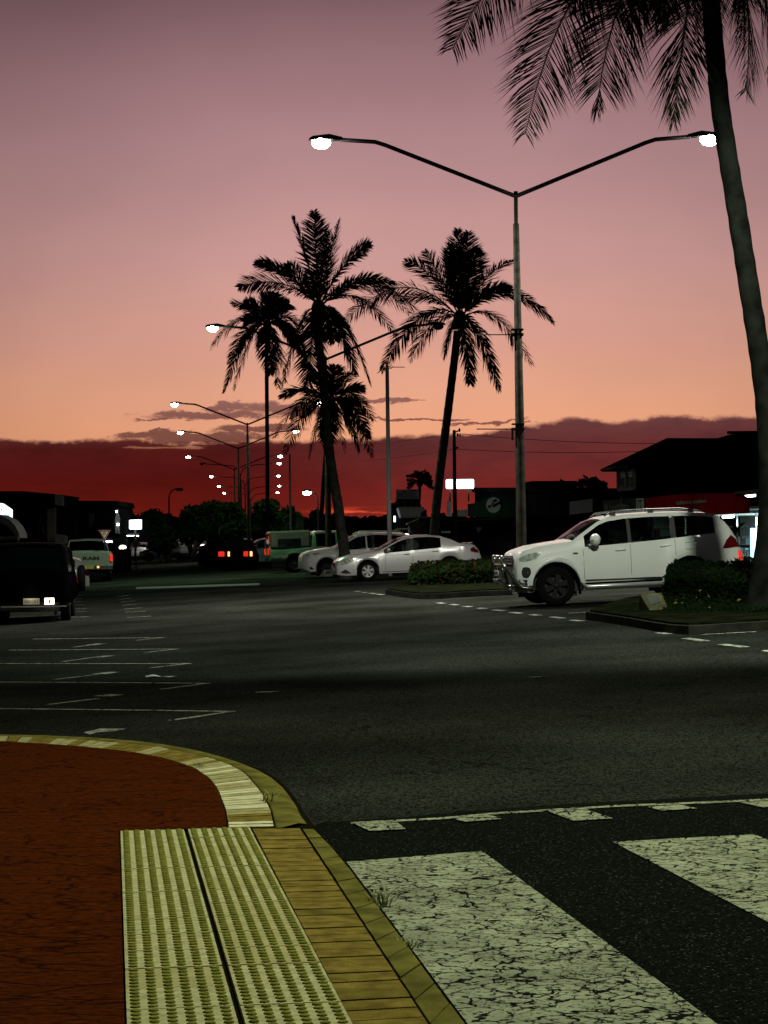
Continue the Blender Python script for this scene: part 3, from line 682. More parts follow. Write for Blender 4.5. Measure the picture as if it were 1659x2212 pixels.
# ------------------------------------------------------------------ foliage helpers
def leaves(mb, c, rad, n, size, rnd, mi=0, flat=0.0, shell=0.55, mats=1):
    for _ in range(n):
        while True:
            d = Vector((rnd.uniform(-1, 1), rnd.uniform(-1, 1), rnd.uniform(-1, 1)))
            if 0.05 < d.length <= 1: break
        d = d.normalized() * (shell + (1 - shell) * rnd.random() ** 0.5)
        p = Vector((c[0] + d.x * rad[0], c[1] + d.y * rad[1], c[2] + d.z * rad[2]))
        a = Vector((rnd.gauss(0, 1), rnd.gauss(0, 1), rnd.gauss(0, 1))).normalized(); b = a.orthogonal().normalized()
        s = size * rnd.uniform(0.6, 1.4)
        mb.add([p - a * s, p + b * s * 0.45, p + a * s, p - b * s * 0.45], [(0, 1, 2, 3)], mi if mats == 1 else rnd.choice(range(mats)))
def hedge(name, label, corners, h, n, lsize, rnd, group='low hedges on the median islands', mix=(0, 0, 0, 0, 0, 1), lump=0.12, base=0.12):
    P = [surf(*c) for c in corners]                    # 4 ground corners: front left, front right, back right, back left
    t = thing(name, label, 'hedge', (P[0].x, P[0].y, H(P[0])), group)
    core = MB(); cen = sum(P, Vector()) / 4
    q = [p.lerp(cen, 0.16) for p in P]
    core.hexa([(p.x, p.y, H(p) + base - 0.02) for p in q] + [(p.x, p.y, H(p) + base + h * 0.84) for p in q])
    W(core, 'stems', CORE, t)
    mb = MB()
    for _ in range(n):
        side_ = rnd.random()
        fu, fv, fz = rnd.random(), rnd.random(), rnd.random()
        if side_ < 0.45: fz = 1 - 0.12 * rnd.random()
        elif side_ < 0.8: fv = 0.10 * rnd.random()
        elif side_ < 0.9: fu = 0.04 * rnd.random()
        else: fu = 1 - 0.04 * rnd.random()
        p = P[0].lerp(P[1], fu).lerp(P[3].lerp(P[2], fu), fv)
        bulge = math.sin(p.x * 2.7 + p.y) * lump * 0.5 + math.sin(p.x * 7 + p.y * 5) * lump * 0.3
        edge_drop = 0.25 * max(0, 1 - fu / 0.06) + 0.2 * max(0, 1 - fv / 0.12)
        z = H(p) + base + fz * h * (1 - edge_drop * fz) + bulge * fz
        a = Vector((rnd.gauss(0, 1), rnd.gauss(0, 1), rnd.gauss(0, 0.8))).normalized(); b = a.orthogonal().normalized(); s = lsize * rnd.uniform(0.5, 1.5)
        if rnd.random() < 0.04: s *= 1.6; z += 0.04
        p = Vector((p.x, p.y, z))
        mb.add([p - a * s, p + b * s * 0.5, p + a * s, p - b * s * 0.5], [(0, 1, 2, 3)], rnd.choice(mix))
    W(mb, 'foliage', [LEAFH, LEAFR, LEAFY], t)
    return t
# ------------------------------------------------------------------ street lamps along the median
def street_lamp(mid, arm_px, lamp_py, label, curved=False, lit=(1, 1), power=0, base_px=None, banner=False, arm=4.7, pos=None, hz=None, group='twin-armed street lamps along the median', rad=0.13, green=False):
    if pos is None:
        Yd = arm * F / arm_px; top = at(mid, lamp_py, Yd)
    else: top = Vector(pos)
    gz = H(top); foot = Vector((top.x + (0.06 if pos is None else 0), top.y, gz))
    t = thing('street_lamp', label, 'street lamp', foot, group)
    k = arm / 4.7; zj = top.z - (1.36 * k if not curved else 1.5)
    p = MB(); zm = foot.z + (zj - foot.z) * 0.93
    p.tube([foot + Vector((0, 0, -0.1)), foot + Vector((0, 0, 0.05)), foot + Vector((-0.02, 0, (zm - foot.z) * 0.5)), Vector((top.x, top.y, zm)), Vector((top.x, top.y, zm + 0.02)), Vector((top.x, top.y, zj + 0.12))], [rad * 1.1, rad * 1.1, rad * 0.9, rad * 0.62, rad * 0.42, rad * 0.42], 14)
    p.lathe([(0.0, 0.02), (rad * 1.7, 0.02), (rad * 1.7, 0.0)], foot, 'z', 14)
    W(p, 'pole', POLE, t)
    for s in (-1, 1):
        a = MB()
        if curved:
            pts = [Vector((top.x, top.y, zj)), Vector((top.x + s * 0.25 * k, top.y, zj + 0.75)), Vector((top.x + s * 0.9 * k, top.y, zj + 1.2)), Vector((top.x + s * 1.7 * k, top.y, zj + 1.32)), Vector((top.x + s * 4.35 * k, top.y, zj + 1.5))]
        else:
            pts = [Vector((top.x, top.y, zj)), Vector((top.x + s * 3.15 * k, top.y, zj + 1.27 * k)), Vector((top.x + s * 3.4 * k, top.y, zj + 1.35 * k)), Vector((top.x + s * 4.25 * k, top.y, zj + 1.41 * k))]
        a.tube(pts, [0.052] * len(pts), 8)
        W(a, 'arm', POLED, t)
        h = MB(); hp = Vector((top.x + s * 4.6 * k, top.y, top.z + 0.06))
        h.add([hp + Vector((s * x, y, z)) for x, y, z in ((-.42, -.06, -.03), (-.42, .06, -.03), (-.1, .15, -.02), (.34, .12, -.02), (.42, 0, -.02), (.34, -.12, -.02), (-.1, -.15, -.02),
                                                      (-.42, -.04, .05), (-.42, .04, .05), (-.1, .10, .12), (.3, .08, .08), (.38, 0, .05), (.3, -.08, .08), (-.1, -.10, .12))],
              [(0, 1, 2, 3, 4, 5, 6), (13, 12, 11, 10, 9, 8, 7)] + [(i, 7 + i, 7 + (i + 1) % 7, (i + 1) % 7) for i in range(7)])
        ho = W(h, 'lamp_head', POLED, t)
        on = lit[0] if s < 0 else lit[1]
        g_ = MB(); g_.ell(hp + Vector((s * 0.1, 0, -0.08)), (0.23, 0.16, 0.16), 14, 8)
        go = g_.build('lens', (LAMPG if (green and s < 0) else LAMP) if on else TRIM); keep(go, ho)
        if power and on: lamp_light(hp + Vector((s * 0.1, 0, -0.27)), power, (.66, 1, .62) if (green and s < 0) else (1, .98, .88), parent=t)
    if banner:
        for z in banner:
            b = MB(); zz = at(mid, z, top.y).z
            b.tube([Vector((top.x - 0.05, top.y, zz)), Vector((top.x - 1.0, top.y, zz + 0.01))], 0.014, 6)
            b.box((top.x, top.y, zz), (0.3, 0.3, 0.05)); b.box((top.x, top.y, zz + 0.12), (0.3, 0.3, 0.03)); b.box((top.x - 0.14, top.y - .05, zz - 0.12), (0.05, 0.05, 0.3))
            W(b, 'banner_arm', POLE, t)
    return t
LP = 3600
street_lamp(1113, 420, 303, 'nearest twin-armed street lamp, tall post behind the bonnet of the big white SUV', power=8500, banner=(723, 927), rad=0.118)
street_lamp(703, 244, 706, 'second nearest twin-armed street lamp, its arms crossing the tallest palm crown', power=LP * 1.3, green=True, lit=(1, 0))
street_lamp(534, 157, 872, 'third nearest twin-armed street lamp, just left of the slim straight palm trunk', power=1800)
street_lamp(514.5, 125, 933, 'twin-armed street lamp seen just left of the third nearest one', power=1200)
street_lamp(506, 99.5, 986, 'straight-armed twin street lamp whose left lamp stands lowest of the bright left row', power=1200)
street_lamp(519.5, 83.5, 1001.5, 'curved-arm twin street lamp with its left lamp out', curved=True, lit=(0, 1))
street_lamp(529, 72.7, 1028.5, 'curved-arm twin street lamp, highest of the three above the bushy trees', curved=True, rad=0.11)
street_lamp(538, 65, 1050, 'curved-arm twin street lamp, middle of the three above the bushy trees', curved=True, rad=0.11)
street_lamp(542, 57.5, 1064.5, 'farthest twin street lamp, lowest pair of lights right above the bushy trees', curved=True, rad=0.11)
def near_lamp():                                       # the next lamp of the same row, beside the crossing
    t = street_lamp(0, 0, 0, 'twin-armed street lamp of the median row lighting the zebra crossing', pos=(7.1, 11.5, 11.2))
    for c in [o for o in COL.objects if o.parent == t]:
        pass
    l1 = lamp_light((2.4, 11.5, 10.9), 4600, (0.97, 1.0, 0.70), 0.10, t); l1.data.spot_size = R(142); l1.data.spot_blend = 0.9
    lamp_light((11.8, 11.5, 10.9), 1300, (0.88, 1.0, 0.86), 0.12, t)
near_lamp()
t = street_lamp(0, 0, 0, 'added unseen twin-armed street lamp beside the big palm, brightening the white SUV', pos=(9.9, 27.0, 10.4))  # lamp added out of view to brighten the big white SUV
l2 = lamp_light((5.3, 27.0, 10.1), 6500, (0.93, 1.0, 0.84), 0.12); l2.data.spot_size = R(104); l2.data.spot_blend = 0.6
l2.rotation_euler = (Vector((5.0, 33.0, 0)) - Vector((5.3, 27.0, 10.1))).to_track_quat('-Z', 'Y').to_euler(); keep(l2, t)

def single_lamp(px, top_py, base_py, Yd, head_px, head_py, label, lit=True, m=None, head_up=0.0):
    base = at(px, base_py, Yd); base.z = H(base); tp = at(px, top_py, Yd); hp = at(head_px, head_py, Yd)
    t = thing('street_lamp', label, 'street lamp', base)
    p = MB(); mid = tp.lerp(hp, 0.35) + Vector((0, 0, abs(hp.x - tp.x) * 0.28))
    pts = [base, tp] + [(tp * (1 - f) ** 2 + Vector((tp.x, tp.y, hp.z)) * 2 * f * (1 - f) + hp * f * f) for f in (.2, .4, .6, .8, 1.0)]
    p.tube(pts, [0.09, 0.055] + [0.045] * 5, 8); W(p, 'pole', WPOLE if m is None else m, t)
    h = MB(); h.box(hp + Vector((0, 0, -0.08)), (0.5, 0.25, 0.22)); ho = W(h, 'lamp_head', POLED, t, bevel=0.03)
    if lit:
        g_ = MB(); g_.ell(hp + Vector((0, 0, -0.22)), (0.3, 0.18, 0.17)); keep(g_.build('lens', LAMPG), ho)
    return t
single_lamp(687, 1090, 1200, 150, 663, 1058, 'lone street lamp glowing green between the leaning palm and the white pole', m=POLED)
single_lamp(365, 1078, 1215, 160, 388, 1055, 'unlit curved single-arm lamp above the dark trees on the left', lit=False, m=POLE)

def white_pole(pt, pb, Yd, label, r, stub=True):
    b = at(pb[0], pb[1], Yd); b.z = H(b); tp = at(pt[0], pt[1], Yd)
    t = thing('banner_pole', label, 'pole', b, 'slim white banner poles'); p = MB()
    p.tube([b, tp, tp + Vector((0, 0, 0.04))], [r * 1.15, r * 0.9, r * 0.4], 10); W(p, 'pole', WPOLE, t)
    if stub:
        a = MB(); k = Yd / F
        a.tube([tp + Vector((0, 0, -2 * k)), tp + Vector((38 * k, 0, -2.5 * k))], 0.014, 6)
        a.tube([tp + Vector((4 * k, 0, -2 * k)), tp + Vector((10 * k, 0, 3 * k)), tp + Vector((14 * k, 0, -1 * k)), tp + Vector((9 * k, 0, -5 * k)), tp + Vector((3 * k, 0, -5 * k))], 0.012, 6)
        W(a, 'banner_arm', POLE, t)
white_pole((836, 791), (842, 1185), 78, 'tall white banner pole standing behind the silver sedan', 0.075)
white_pole((625.8, 982), (628, 1175), 118, 'thin pale banner pole behind the green-lit ute', 0.06, False)

# ------------------------------------------------------------------ palms
def bez(a, b, c, t): return a * (1 - t) ** 2 + b * 2 * t * (1 - t) + c * t * t
def make_frond(cen, ctl, tip, rnd, ll, n, t0=0.12, wleaf=0.045, droop=0.35, twist=0.0):
    mb = MB(); pts = [bez(cen, ctl, tip, i / 10) for i in range(11)]
    mb.tube(pts, [0.035 - 0.028 * i / 10 for i in range(11)], 5, 1)
    L = (tip - cen).length
    for i in range(n):
        t = t0 + (1 - t0) * (i / (n - 1)) ** 0.95
        p = bez(cen, ctl, tip, t); tan = ((ctl - cen) * 2 * (1 - t) + (tip - ctl) * 2 * t).normalized()
        sd = tan.cross(Vector((0, 0, 1)))
        if sd.length < 0.15: sd = tan.cross(Vector((0, 1, 0)))
        sd.normalize()
        if twist: sd = (Matrix.Rotation(twist * (0.35 + 0.65 * t), 3, tan) @ sd).normalized()
        up = sd.cross(tan).normalized()
        prof = (0.45 + 0.75 * math.sin(math.pi * min(1, (t - t0) / (1 - t0) * 0.85 + 0.12))) * (1 if t < 0.82 else 1 - (t - 0.82) * 2.6)
        for s in (-1, 1):
            if rnd.random() < 0.05: continue
            ln = ll * prof * rnd.uniform(0.8, 1.12)
            d = (sd * s * rnd.uniform(0.75, 1.0) + tan * rnd.uniform(0.5, 0.8) * (0.75 + 0.6 * t) + up * rnd.uniform(-0.1, 0.22)).normalized()
            q1 = p + d * ln * 0.55 + Vector((0, 0, -droop * ln * 0.16)); q2 = p + d * ln + Vector((rnd.uniform(-.02, .02), rnd.uniform(-.02, .02), -droop * ln * rnd.uniform(0.40, 0.62)))
            ww = d.cross(up).normalized() * wleaf * 0.5
            if rnd.random() < 0.5: ww = (ww + up * wleaf * 0.3).normalized() * wleaf * 0.5
            mb.add([p - ww * 0.6, p + ww * 0.6, q1 + ww, q1 - ww, q2], [(0, 1, 2, 3), (3, 2, 4)], 0)
    return mb
def palm(label, trunk_px, crown_px, tips, Yd, ll, nleaf, widths, group='palms along the median', seed=1, wleaf=0.045, extra=5, base_extra=0.0, twr=(25, 65), bark=None):
    rnd = random.Random(seed); k = Yd / F
    P = [at(x, y, Yd) for x, y in trunk_px]
    base = P[0].copy(); base.z = H(base) - 0.05
    P = [base] + P if P[0].z > base.z + 0.3 else [base] + P[1:]
    t = thing('palm_tree', label, 'palm tree', (base.x, base.y, H(base)), group)
    # smooth the trunk and give it ring scars
    rad0 = widths; PP = []; RR = []
    n = 60
    Ls = [0]
    for a, b in zip(P, P[1:]): Ls.append(Ls[-1] + (b - a).length)
    def cr(i, f):
        g0, g1, g2, g3 = P[max(i - 1, 0)], P[i], P[i + 1], P[min(i + 2, len(P) - 1)]
        return 0.5 * ((2 * g1) + (g2 - g0) * f + (2 * g0 - 5 * g1 + 4 * g2 - g3) * f * f + (3 * g1 - g0 - 3 * g2 + g3) * f ** 3)
    for j in range(n + 1):
        s_ = Ls[-1] * j / n; i = 0
        while i < len(P) - 2 and Ls[i + 1] < s_: i += 1
        f = min(1, (s_ - Ls[i]) / max(1e-6, Ls[i + 1] - Ls[i])); PP.append(cr(i, f))
        tt = j / n
        r = widths[1] + (widths[2] - widths[1]) * tt + (widths[0] - widths[1]) * math.exp(-s_ / 0.55)
        RR.append(r * (1 + 0.035 * math.sin(j * 2.4) + rnd.uniform(-.015, .015)))
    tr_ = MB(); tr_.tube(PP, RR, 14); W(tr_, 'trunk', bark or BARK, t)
    cen0 = at(*crown_px, Yd)
    cb = MB(); cb.ell(cen0, (0.26, 0.26, 0.36), 10, 8)
    for q in range(7):
        an = q * 0.9; cb.ell(cen0 + Vector((0.24 * math.cos(an), 0.24 * math.sin(an), -0.22 - 0.1 * (q % 2))), (0.10, 0.10, 0.13), 8, 6)
    W(cb, 'coconuts', mat('coconut_husk', (0.05, 0.045, 0.02), 0.6) if 'coconut_husk' not in bpy.data.materials else bpy.data.materials['coconut_husk'], t)
    for tp in tips:
        dy = rnd.uniform(-0.35, 0.35) * math.hypot(tp[0] - crown_px[0], tp[1] - crown_px[1]) * k
        if len(tp) > 4: dy = tp[4]
        tip = at(tp[0], tp[1], Yd + dy); cen = cen0 + Vector((rnd.uniform(-.1, .1), rnd.uniform(-.1, .1), rnd.uniform(-.05, .1)))
        if len(tp) >= 4: ctl = at(tp[2], tp[3], Yd + dy * 0.5)
        else:
            dxp, dyp = tp[0] - crown_px[0], tp[1] - crown_px[1]; Lp = math.hypot(dxp, dyp)
            hor_ = abs(dxp) / Lp
            lift = Lp * (0.22 + 0.28 * hor_ + (0.28 if dyp > 0 else 0.0)); 
            ctl = at(crown_px[0] + dxp * 0.45, crown_px[1] + dyp * 0.42 - lift * (0.35 if dyp < -0.8 * Lp else 0.75), Yd + dy * 0.5)
        mb = make_frond(cen, ctl, tip, rnd, ll, nleaf, wleaf=wleaf, droop=0.42 if tp[1] > crown_px[1] else 0.25, twist=rnd.choice((-1, 1)) * R(rnd.uniform(*twr)))
        W(mb, 'frond', [FROND, RACH], t)
    for q in range(extra):
        an = rnd.uniform(0, 2 * math.pi); el = rnd.uniform(-0.3, 0.9); L = ll * rnd.uniform(2.2, 3.0)
        d = Vector((math.cos(an) * math.cos(el) * 0.5, math.sin(an), math.sin(el)))
        tip = cen0 + d * L; ctl = cen0 + d * L * 0.5 + Vector((0, 0, L * 0.3)); tip.z -= L * 0.25
        W(make_frond(cen0, ctl, tip, rnd, ll * 0.85, nleaf, wleaf=wleaf), 'frond', [FROND, RACH], t)
    return t
def q8(x, y): return (438.8 + x * .2976, 438.8 + y * .2976)
def q6(x, y): return (822.8 + x * .2645, 466.3 + y * .2645)
palm('tallest coconut palm in the middle, trunk leaning behind the white SUV bonnet', [(746, 1222), (742, 1176), (736, 1137), (730, 1090), (713, 987), (703.7, 885), (696, 796), (687, 736), (685, 690)], (688, 668),
     [q8(*a) for a in ((655, 105), (805, 62), (985, 125), (1215, 300), (1385, 575), (1500, 800), (1645, 880), (1400, 960), (1215, 1310), (1110, 1240), (760, 1375), (570, 1335), (383, 435), (262, 610), (610, 440), (900, 180), (960, 1000))],
     76, 0.74, 88, (0.30, 0.19, 0.145), seed=11, wleaf=0.048, extra=0, twr=(15, 48))
palm('slim straight palm left of the tallest palm', [(578, 1215), (577.5, 1000), (576, 800), (576, 725)], (577, 702),
     [q8(*a) for a in ((215, 735), (60, 1050), (150, 1365), (225, 1345), (190, 1160), (300, 730), (440, 650), (350, 705), (520, 655), (620, 730), (720, 900), (740, 1120), (545, 1330), (600, 1290), (490, 1240), (300, 860), (680, 1020), (400, 1050))],
     128, 0.92, 74, (0.16, 0.125, 0.115), seed=12, wleaf=0.075, extra=0, twr=(18, 50))
palm('short palm with a low crown behind the tallest palm trunk', [(707, 1215), (708, 1100), (709, 980), (712, 890)], (716, 866),
     [q8(*a) for a in ((560, 1405), (720, 1160), (760, 1260), (515, 1700), (590, 1815), (770, 1845), (1165, 1350), (1235, 1570), (1225, 1835), (1200, 1700), (1080, 1240), (960, 1180), (1180, 1450), (1130, 1800), (860, 1170), (900, 1780), (640, 1560))],
     122, 0.88, 74, (0.17, 0.13, 0.12), seed=13, wleaf=0.070, extra=0, twr=(18, 50))
palm('leaning palm trunk left of the short low-crowned palm', [(689, 1212), (694, 1120), (699, 1040), (706, 950), (712, 905)], (714, 885),
     [(668, 800), (690, 775), (735, 790), (770, 870), (762, 940), (650, 905), (700, 960), (745, 975)], 132, 0.62, 34, (0.17, 0.14, 0.12), seed=14, wleaf=0.065, extra=4)
palm('coconut palm right of the middle with a curved trunk behind the silver sedan', [(935, 1205), (938, 1150), (943, 1090), (952, 1010), (965, 910), (975, 830), (983, 765), (988, 715)], (993, 688),
     [q6(*a) for a in ((205, 370), (360, 290), (570, 230), (628, 112), (715, 135), (785, 270), (1075, 360), (1055, 590), (1405, 858), (1230, 1215), (965, 1425), (735, 1375), (520, 1150), (5, 1260), (240, 1175), (-330, 900), (170, 690))],
     85, 0.80, 88, (0.36, 0.19, 0.15), seed=15, wleaf=0.052, extra=0, twr=(15, 48))
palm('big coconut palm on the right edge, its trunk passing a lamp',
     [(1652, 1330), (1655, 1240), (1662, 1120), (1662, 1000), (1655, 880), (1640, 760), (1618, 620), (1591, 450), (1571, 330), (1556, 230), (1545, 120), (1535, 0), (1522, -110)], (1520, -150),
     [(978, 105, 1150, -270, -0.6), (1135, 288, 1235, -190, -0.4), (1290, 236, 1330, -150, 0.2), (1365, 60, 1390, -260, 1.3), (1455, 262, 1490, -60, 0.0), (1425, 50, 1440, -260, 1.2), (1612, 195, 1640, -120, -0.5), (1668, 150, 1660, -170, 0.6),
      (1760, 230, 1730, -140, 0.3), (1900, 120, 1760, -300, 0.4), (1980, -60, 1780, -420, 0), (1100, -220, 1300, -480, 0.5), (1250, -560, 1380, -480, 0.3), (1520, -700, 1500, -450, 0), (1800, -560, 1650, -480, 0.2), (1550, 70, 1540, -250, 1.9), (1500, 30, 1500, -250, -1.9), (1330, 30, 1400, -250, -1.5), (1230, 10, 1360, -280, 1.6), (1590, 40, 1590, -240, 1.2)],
     35, 0.98, 150, (0.42, 0.185, 0.15), seed=16, wleaf=0.022, extra=0, twr=(62, 88), bark=BARK_SHADE)
# small far palms behind the shops
for (cx, cy, bx, Yd, sz, lab) in ((907, 1040, 903, 205, 34, 'small dark palm behind the motel sign'), (1272, 1048, 1270, 190, 26, 'small dark palm behind the shop roofs, right of the round tree'), (1296, 1052, 1297, 200, 15, 'smallest dark palm beside the two-storey building gable')):
    rr = random.Random(int(cx)); tips = []
    for q in range(13):
        an = math.pi * (q / 12) * 1.3 - 0.47; L_ = sz * rr.uniform(.75, 1.1); tips.append((cx + L_ * math.cos(an), cy - L_ * 0.8 * math.sin(an) + 3, cx + L_ * .55 * math.cos(an), cy - L_ * .62 * math.sin(an) - 4))
    palm(lab, [(bx, 1190), (bx, 1120), (cx, cy + 6)], (cx, cy), tips, Yd, 0.42, 22, (0.22, 0.2, 0.16), group='distant palms behind the right-hand shops', seed=int(cx), wleaf=0.10, extra=0)

# ------------------------------------------------------------------ hedges and trees
rh = random.Random(5)
hedge('hedge', 'clipped dark hedge at the right edge behind the wedge-shaped concrete block', [(1436, 1318), (1750, 1330), (1750, 1275), (1445, 1285)], 0.64, 15000, 0.034, rh, mix=(0,) * 60 + (1,))
hedge('hedge', 'long low hedge with reddish tips between the silver sedan and the big white SUV', [(884, 1277), (1096, 1271), (1094, 1254), (890, 1259)], 0.46, 12000, 0.05, rh, mix=(0, 0, 0, 0, 0, 1, 0, 0, 0), lump=0.16)
hedge('hedge', 'low dark hedge beside the white pickup on the left', [(236, 1237), (282, 1234), (276, 1227), (236, 1229)], 1.0, 2600, 0.10, rh, group=None)
hedge('hedge', 'far dark hedge in front of the pale blue hatchback', [(430, 1226), (512, 1229), (512, 1219), (432, 1218)], 1.0, 2600, 0.10, rh, group=None)
# loose ground-cover plants at the foot of the right hedge
gc = MB()
for _ in range(5200):
    px, py = rh.uniform(1430, 1700), rh.uniform(1290, 1345); p = surf(px, py); p.z = H(p) + 0.16 + rh.random() * 0.28 * (1 - (py - 1290) / 75)
    a = Vector((rh.gauss(0, 1), rh.gauss(0, 1), rh.gauss(0, 1))).normalized(); b = a.orthogonal(); s = rh.uniform(0.012, 0.034)
    gc.add([p - a * s, p + b * s * .5, p + a * s, p - b * s * .5], [(0, 1, 2, 3)], 0 if rh.random() > 0.01 else 1)
gc.build('ground_cover', [LEAFH, LEAFY], kind='stuff')
lv = [(1512, 1276, 0.025), (1596, 1297, 0.04), (1459, 1303, 0.032)]
for i, (px, py, s) in enumerate(lv):
    m_ = MB(); p = at(px, py, 35.0); a = Vector((1, 0.2, 0.5)).normalized(); b = Vector((-0.3, -0.4, 1)).normalized()
    m_.add([p - a * s, p - a * s * .3 - b * s * .7, p + a * s * .6 - b * s * .5, p + a * s * 1.2, p + a * s * .5 + b * s * .6, p - a * s * .4 + b * s * .7] + [p + Vector((0, -0.015, 0))], [(i_, (i_ + 1) % 6, 6) for i_ in range(6)])
    m_.build('dry_leaf', LEAFY, label=('small dry yellow leaf caught high in the right hedge', 'largest pale yellow leaf near the foot of the right hedge', 'round yellow leaf by the wedge-shaped concrete block')[i], category='leaf')

def tree(label, px, top_py, wpx, Yd, base_py=None, n=3200, seed=0, leafs=0.16, group='bushy trees in the middle of the road', trunks=2, zlow=0.28):
    rnd = random.Random(seed); c = at(px, 1165, Yd); c.z = H(c); tp = at(px, top_py, Yd); Ht = tp.z - c.z; rw = wpx / F * Yd / 2
    t = thing('tree', label, 'tree', (c.x, c.y, c.z), group)
    tk = MB()
    for q in range(trunks):
        o = Vector((rnd.uniform(-.3, .3), rnd.uniform(-.3, .3), 0)); e_ = Vector((rnd.uniform(-.5, .5) * rw, rnd.uniform(-.4, .4) * rw, Ht * 0.75))
        tk.tube([c + o, c + o + e_ * 0.4 + Vector((rnd.uniform(-.3, .3), 0, 0)), c + o + e_], [0.16, 0.11, 0.04], 8)
    W(tk, 'trunk', TWIG, t)
    cr_ = MB()
    nb_ = 13
    for q in range(nb_):
        an = rnd.uniform(0, 6.28); rr_ = rnd.random() ** 0.6 * rw * 0.72
        zc = Ht * rnd.uniform(zlow + 0.12, 0.86); sh = 1 - 0.5 * max(0, (zc / Ht - 0.55)) / 0.45
        cc = c + Vector((math.cos(an) * rr_ * sh, math.sin(an) * rr_ * sh, zc)); rb = rw * rnd.uniform(0.28, 0.46)
        leaves(cr_, cc, (rb, rb, min(rb * 0.8, Ht - zc)), n // nb_, leafs, rnd, shell=0.25)
    leaves(cr_, c + Vector((0, 0, Ht * 0.58)), (rw * 0.8, rw * 0.7, Ht * 0.36), n // 5, leafs * 1.6, rnd, shell=0.1)
    W(cr_, 'crown', LEAF, t)
    return t
tree('leftmost dark tree behind the unlit curved lamp', 330, 1093, 78, 230, seed=21, group='dark trees on the left', leafs=0.22)
tree('wide dark tree left of the unlit curved lamp', 300, 1108, 70, 245, seed=22, group='dark trees on the left', leafs=0.22)
tree('low green tree under the unlit curved lamp', 352, 1128, 74, 150, seed=23, group='dark trees on the left', leafs=0.13)
tree('bushy tree on the left end of the median row', 412, 1084, 80, 150, seed=24, leafs=0.13)
tree('tallest bushy tree of the median row', 462, 1071, 90, 148, seed=25, leafs=0.13, n=4000)
tree('bushy tree left of the third street lamp post', 505, 1076, 76, 145, seed=26, leafs=0.13)
tree('dense round dark tree behind the slim palm trunk', 572, 1070, 96, 142, seed=27, leafs=0.13, n=4400)
tree('dense dark tree right of the slim palm trunk', 622, 1084, 66, 146, seed=28, leafs=0.13, n=3600)
tree('rounded dark shrub tree behind the leaning palm trunk', 683, 1094, 46, 190, seed=29, leafs=0.16, group=None)
tree('round-topped dark tree behind the shop roofs', 1213, 1013, 30, 200, seed=30, leafs=0.16, group='dark trees behind the shops', n=1400)
tree('dark tree behind the motel sign', 880, 1052, 78, 210, seed=31, leafs=0.2, group='dark trees behind the shops')
tree('dark tree at the left end of the motel', 858, 1078, 48, 215, seed=32, leafs=0.2, group='dark trees behind the shops')
tree('small tree behind the tallest palm trunk', 760, 1122, 46, 160, seed=33, leafs=0.14, group=None, n=1800)
tl_ = MB(); rt = random.Random(9)
for _ in range(9000):
    px = rt.uniform(-200, 1900); hgt = (1122 + 5 * math.sin(px * 0.05) + 3 * math.sin(px * 0.17) + rt.uniform(-3, 3) if rt.random() < .4 else rt.uniform(1120, 1168))
    p = at(px, hgt, 520 + rt.uniform(-15, 15)); a = Vector((rt.gauss(0, 1), rt.gauss(0, 1), rt.gauss(0, 1))).normalized(); b = a.orthogonal(); s = rt.uniform(0.5, 1.1)
    tl_.add([p - a * s, p + b * s * .8, p + a * s, p - b * s * .8], [(0, 1, 2, 3)])
tl_.build('distant_treeline', LEAF, kind='stuff')
# ------------------------------------------------------------------ cars: lofted shell with window openings, local x runs from the front axle to the rear
def lerp_tab(tab, x):
    if x <= tab[0][0]: return tab[0][1]
    for (a, b), (c, d) in zip(tab, tab[1:]):
        if x <= c: return b + (d - b) * (x - a) / max(1e-9, c - a)
    return tab[-1][1]
def wheel(parent, c, r, wdt, side, rim, spokes=6, rim_r=0.62):
    t = MB(); h = wdt / 2
    t.lathe([(r * rim_r, -h * .9), (r * .88, -h), (r * .97, -h * .72), (r, -h * .3), (r, h * .3), (r * .97, h * .72), (r * .88, h), (r * rim_r, h * .9)], c, 'y', 36)
    to = t.build('wheel', RUB, parent)
    k = MB(); o = side * h * 0.75; R_ = r * rim_r
    k.lathe([(R_, side * h * .9), (R_ * .95, side * h * .88), (R_ * .90, side * h * .5), (R_ * .88, -side * h * .2)], c, 'y', 32)
    k.lathe([(R_ * .9, -side * h * .15), (0.0, -side * h * .15)], c, 'y', 24, mi=1)
    for q in range(spokes):
        an = 2 * math.pi * q / spokes + 0.3
        for s in (-1, 1):
            pass
        ci, si = math.cos(an), math.sin(an); nx = Vector((-si, 0, ci)); dr = Vector((ci, 0, si)); cc = Vector(c)
        w0, w1 = R_ * 0.13, R_ * 0.24
        pts = []
        for yy in (o - side * 0.02, o + side * 0.012):
            pts += [cc + dr * R_ * .12 - nx * w0 + Vector((0, yy, 0)), cc + dr * R_ * .12 + nx * w0 + Vector((0, yy, 0)), cc + dr * R_ * .93 + nx * w1 + Vector((0, yy, 0)), cc + dr * R_ * .93 - nx * w1 + Vector((0, yy, 0))]
        k.hexa(pts, 0)
    k.lathe([(R_ * .24, o - side * .02), (R_ * .24, o + side * .022), (R_ * .15, o + side * .03), (0, o + side * .03)], c, 'y', 16)
    ro = k.build('rim', [rim, TRIM], to)
    return to
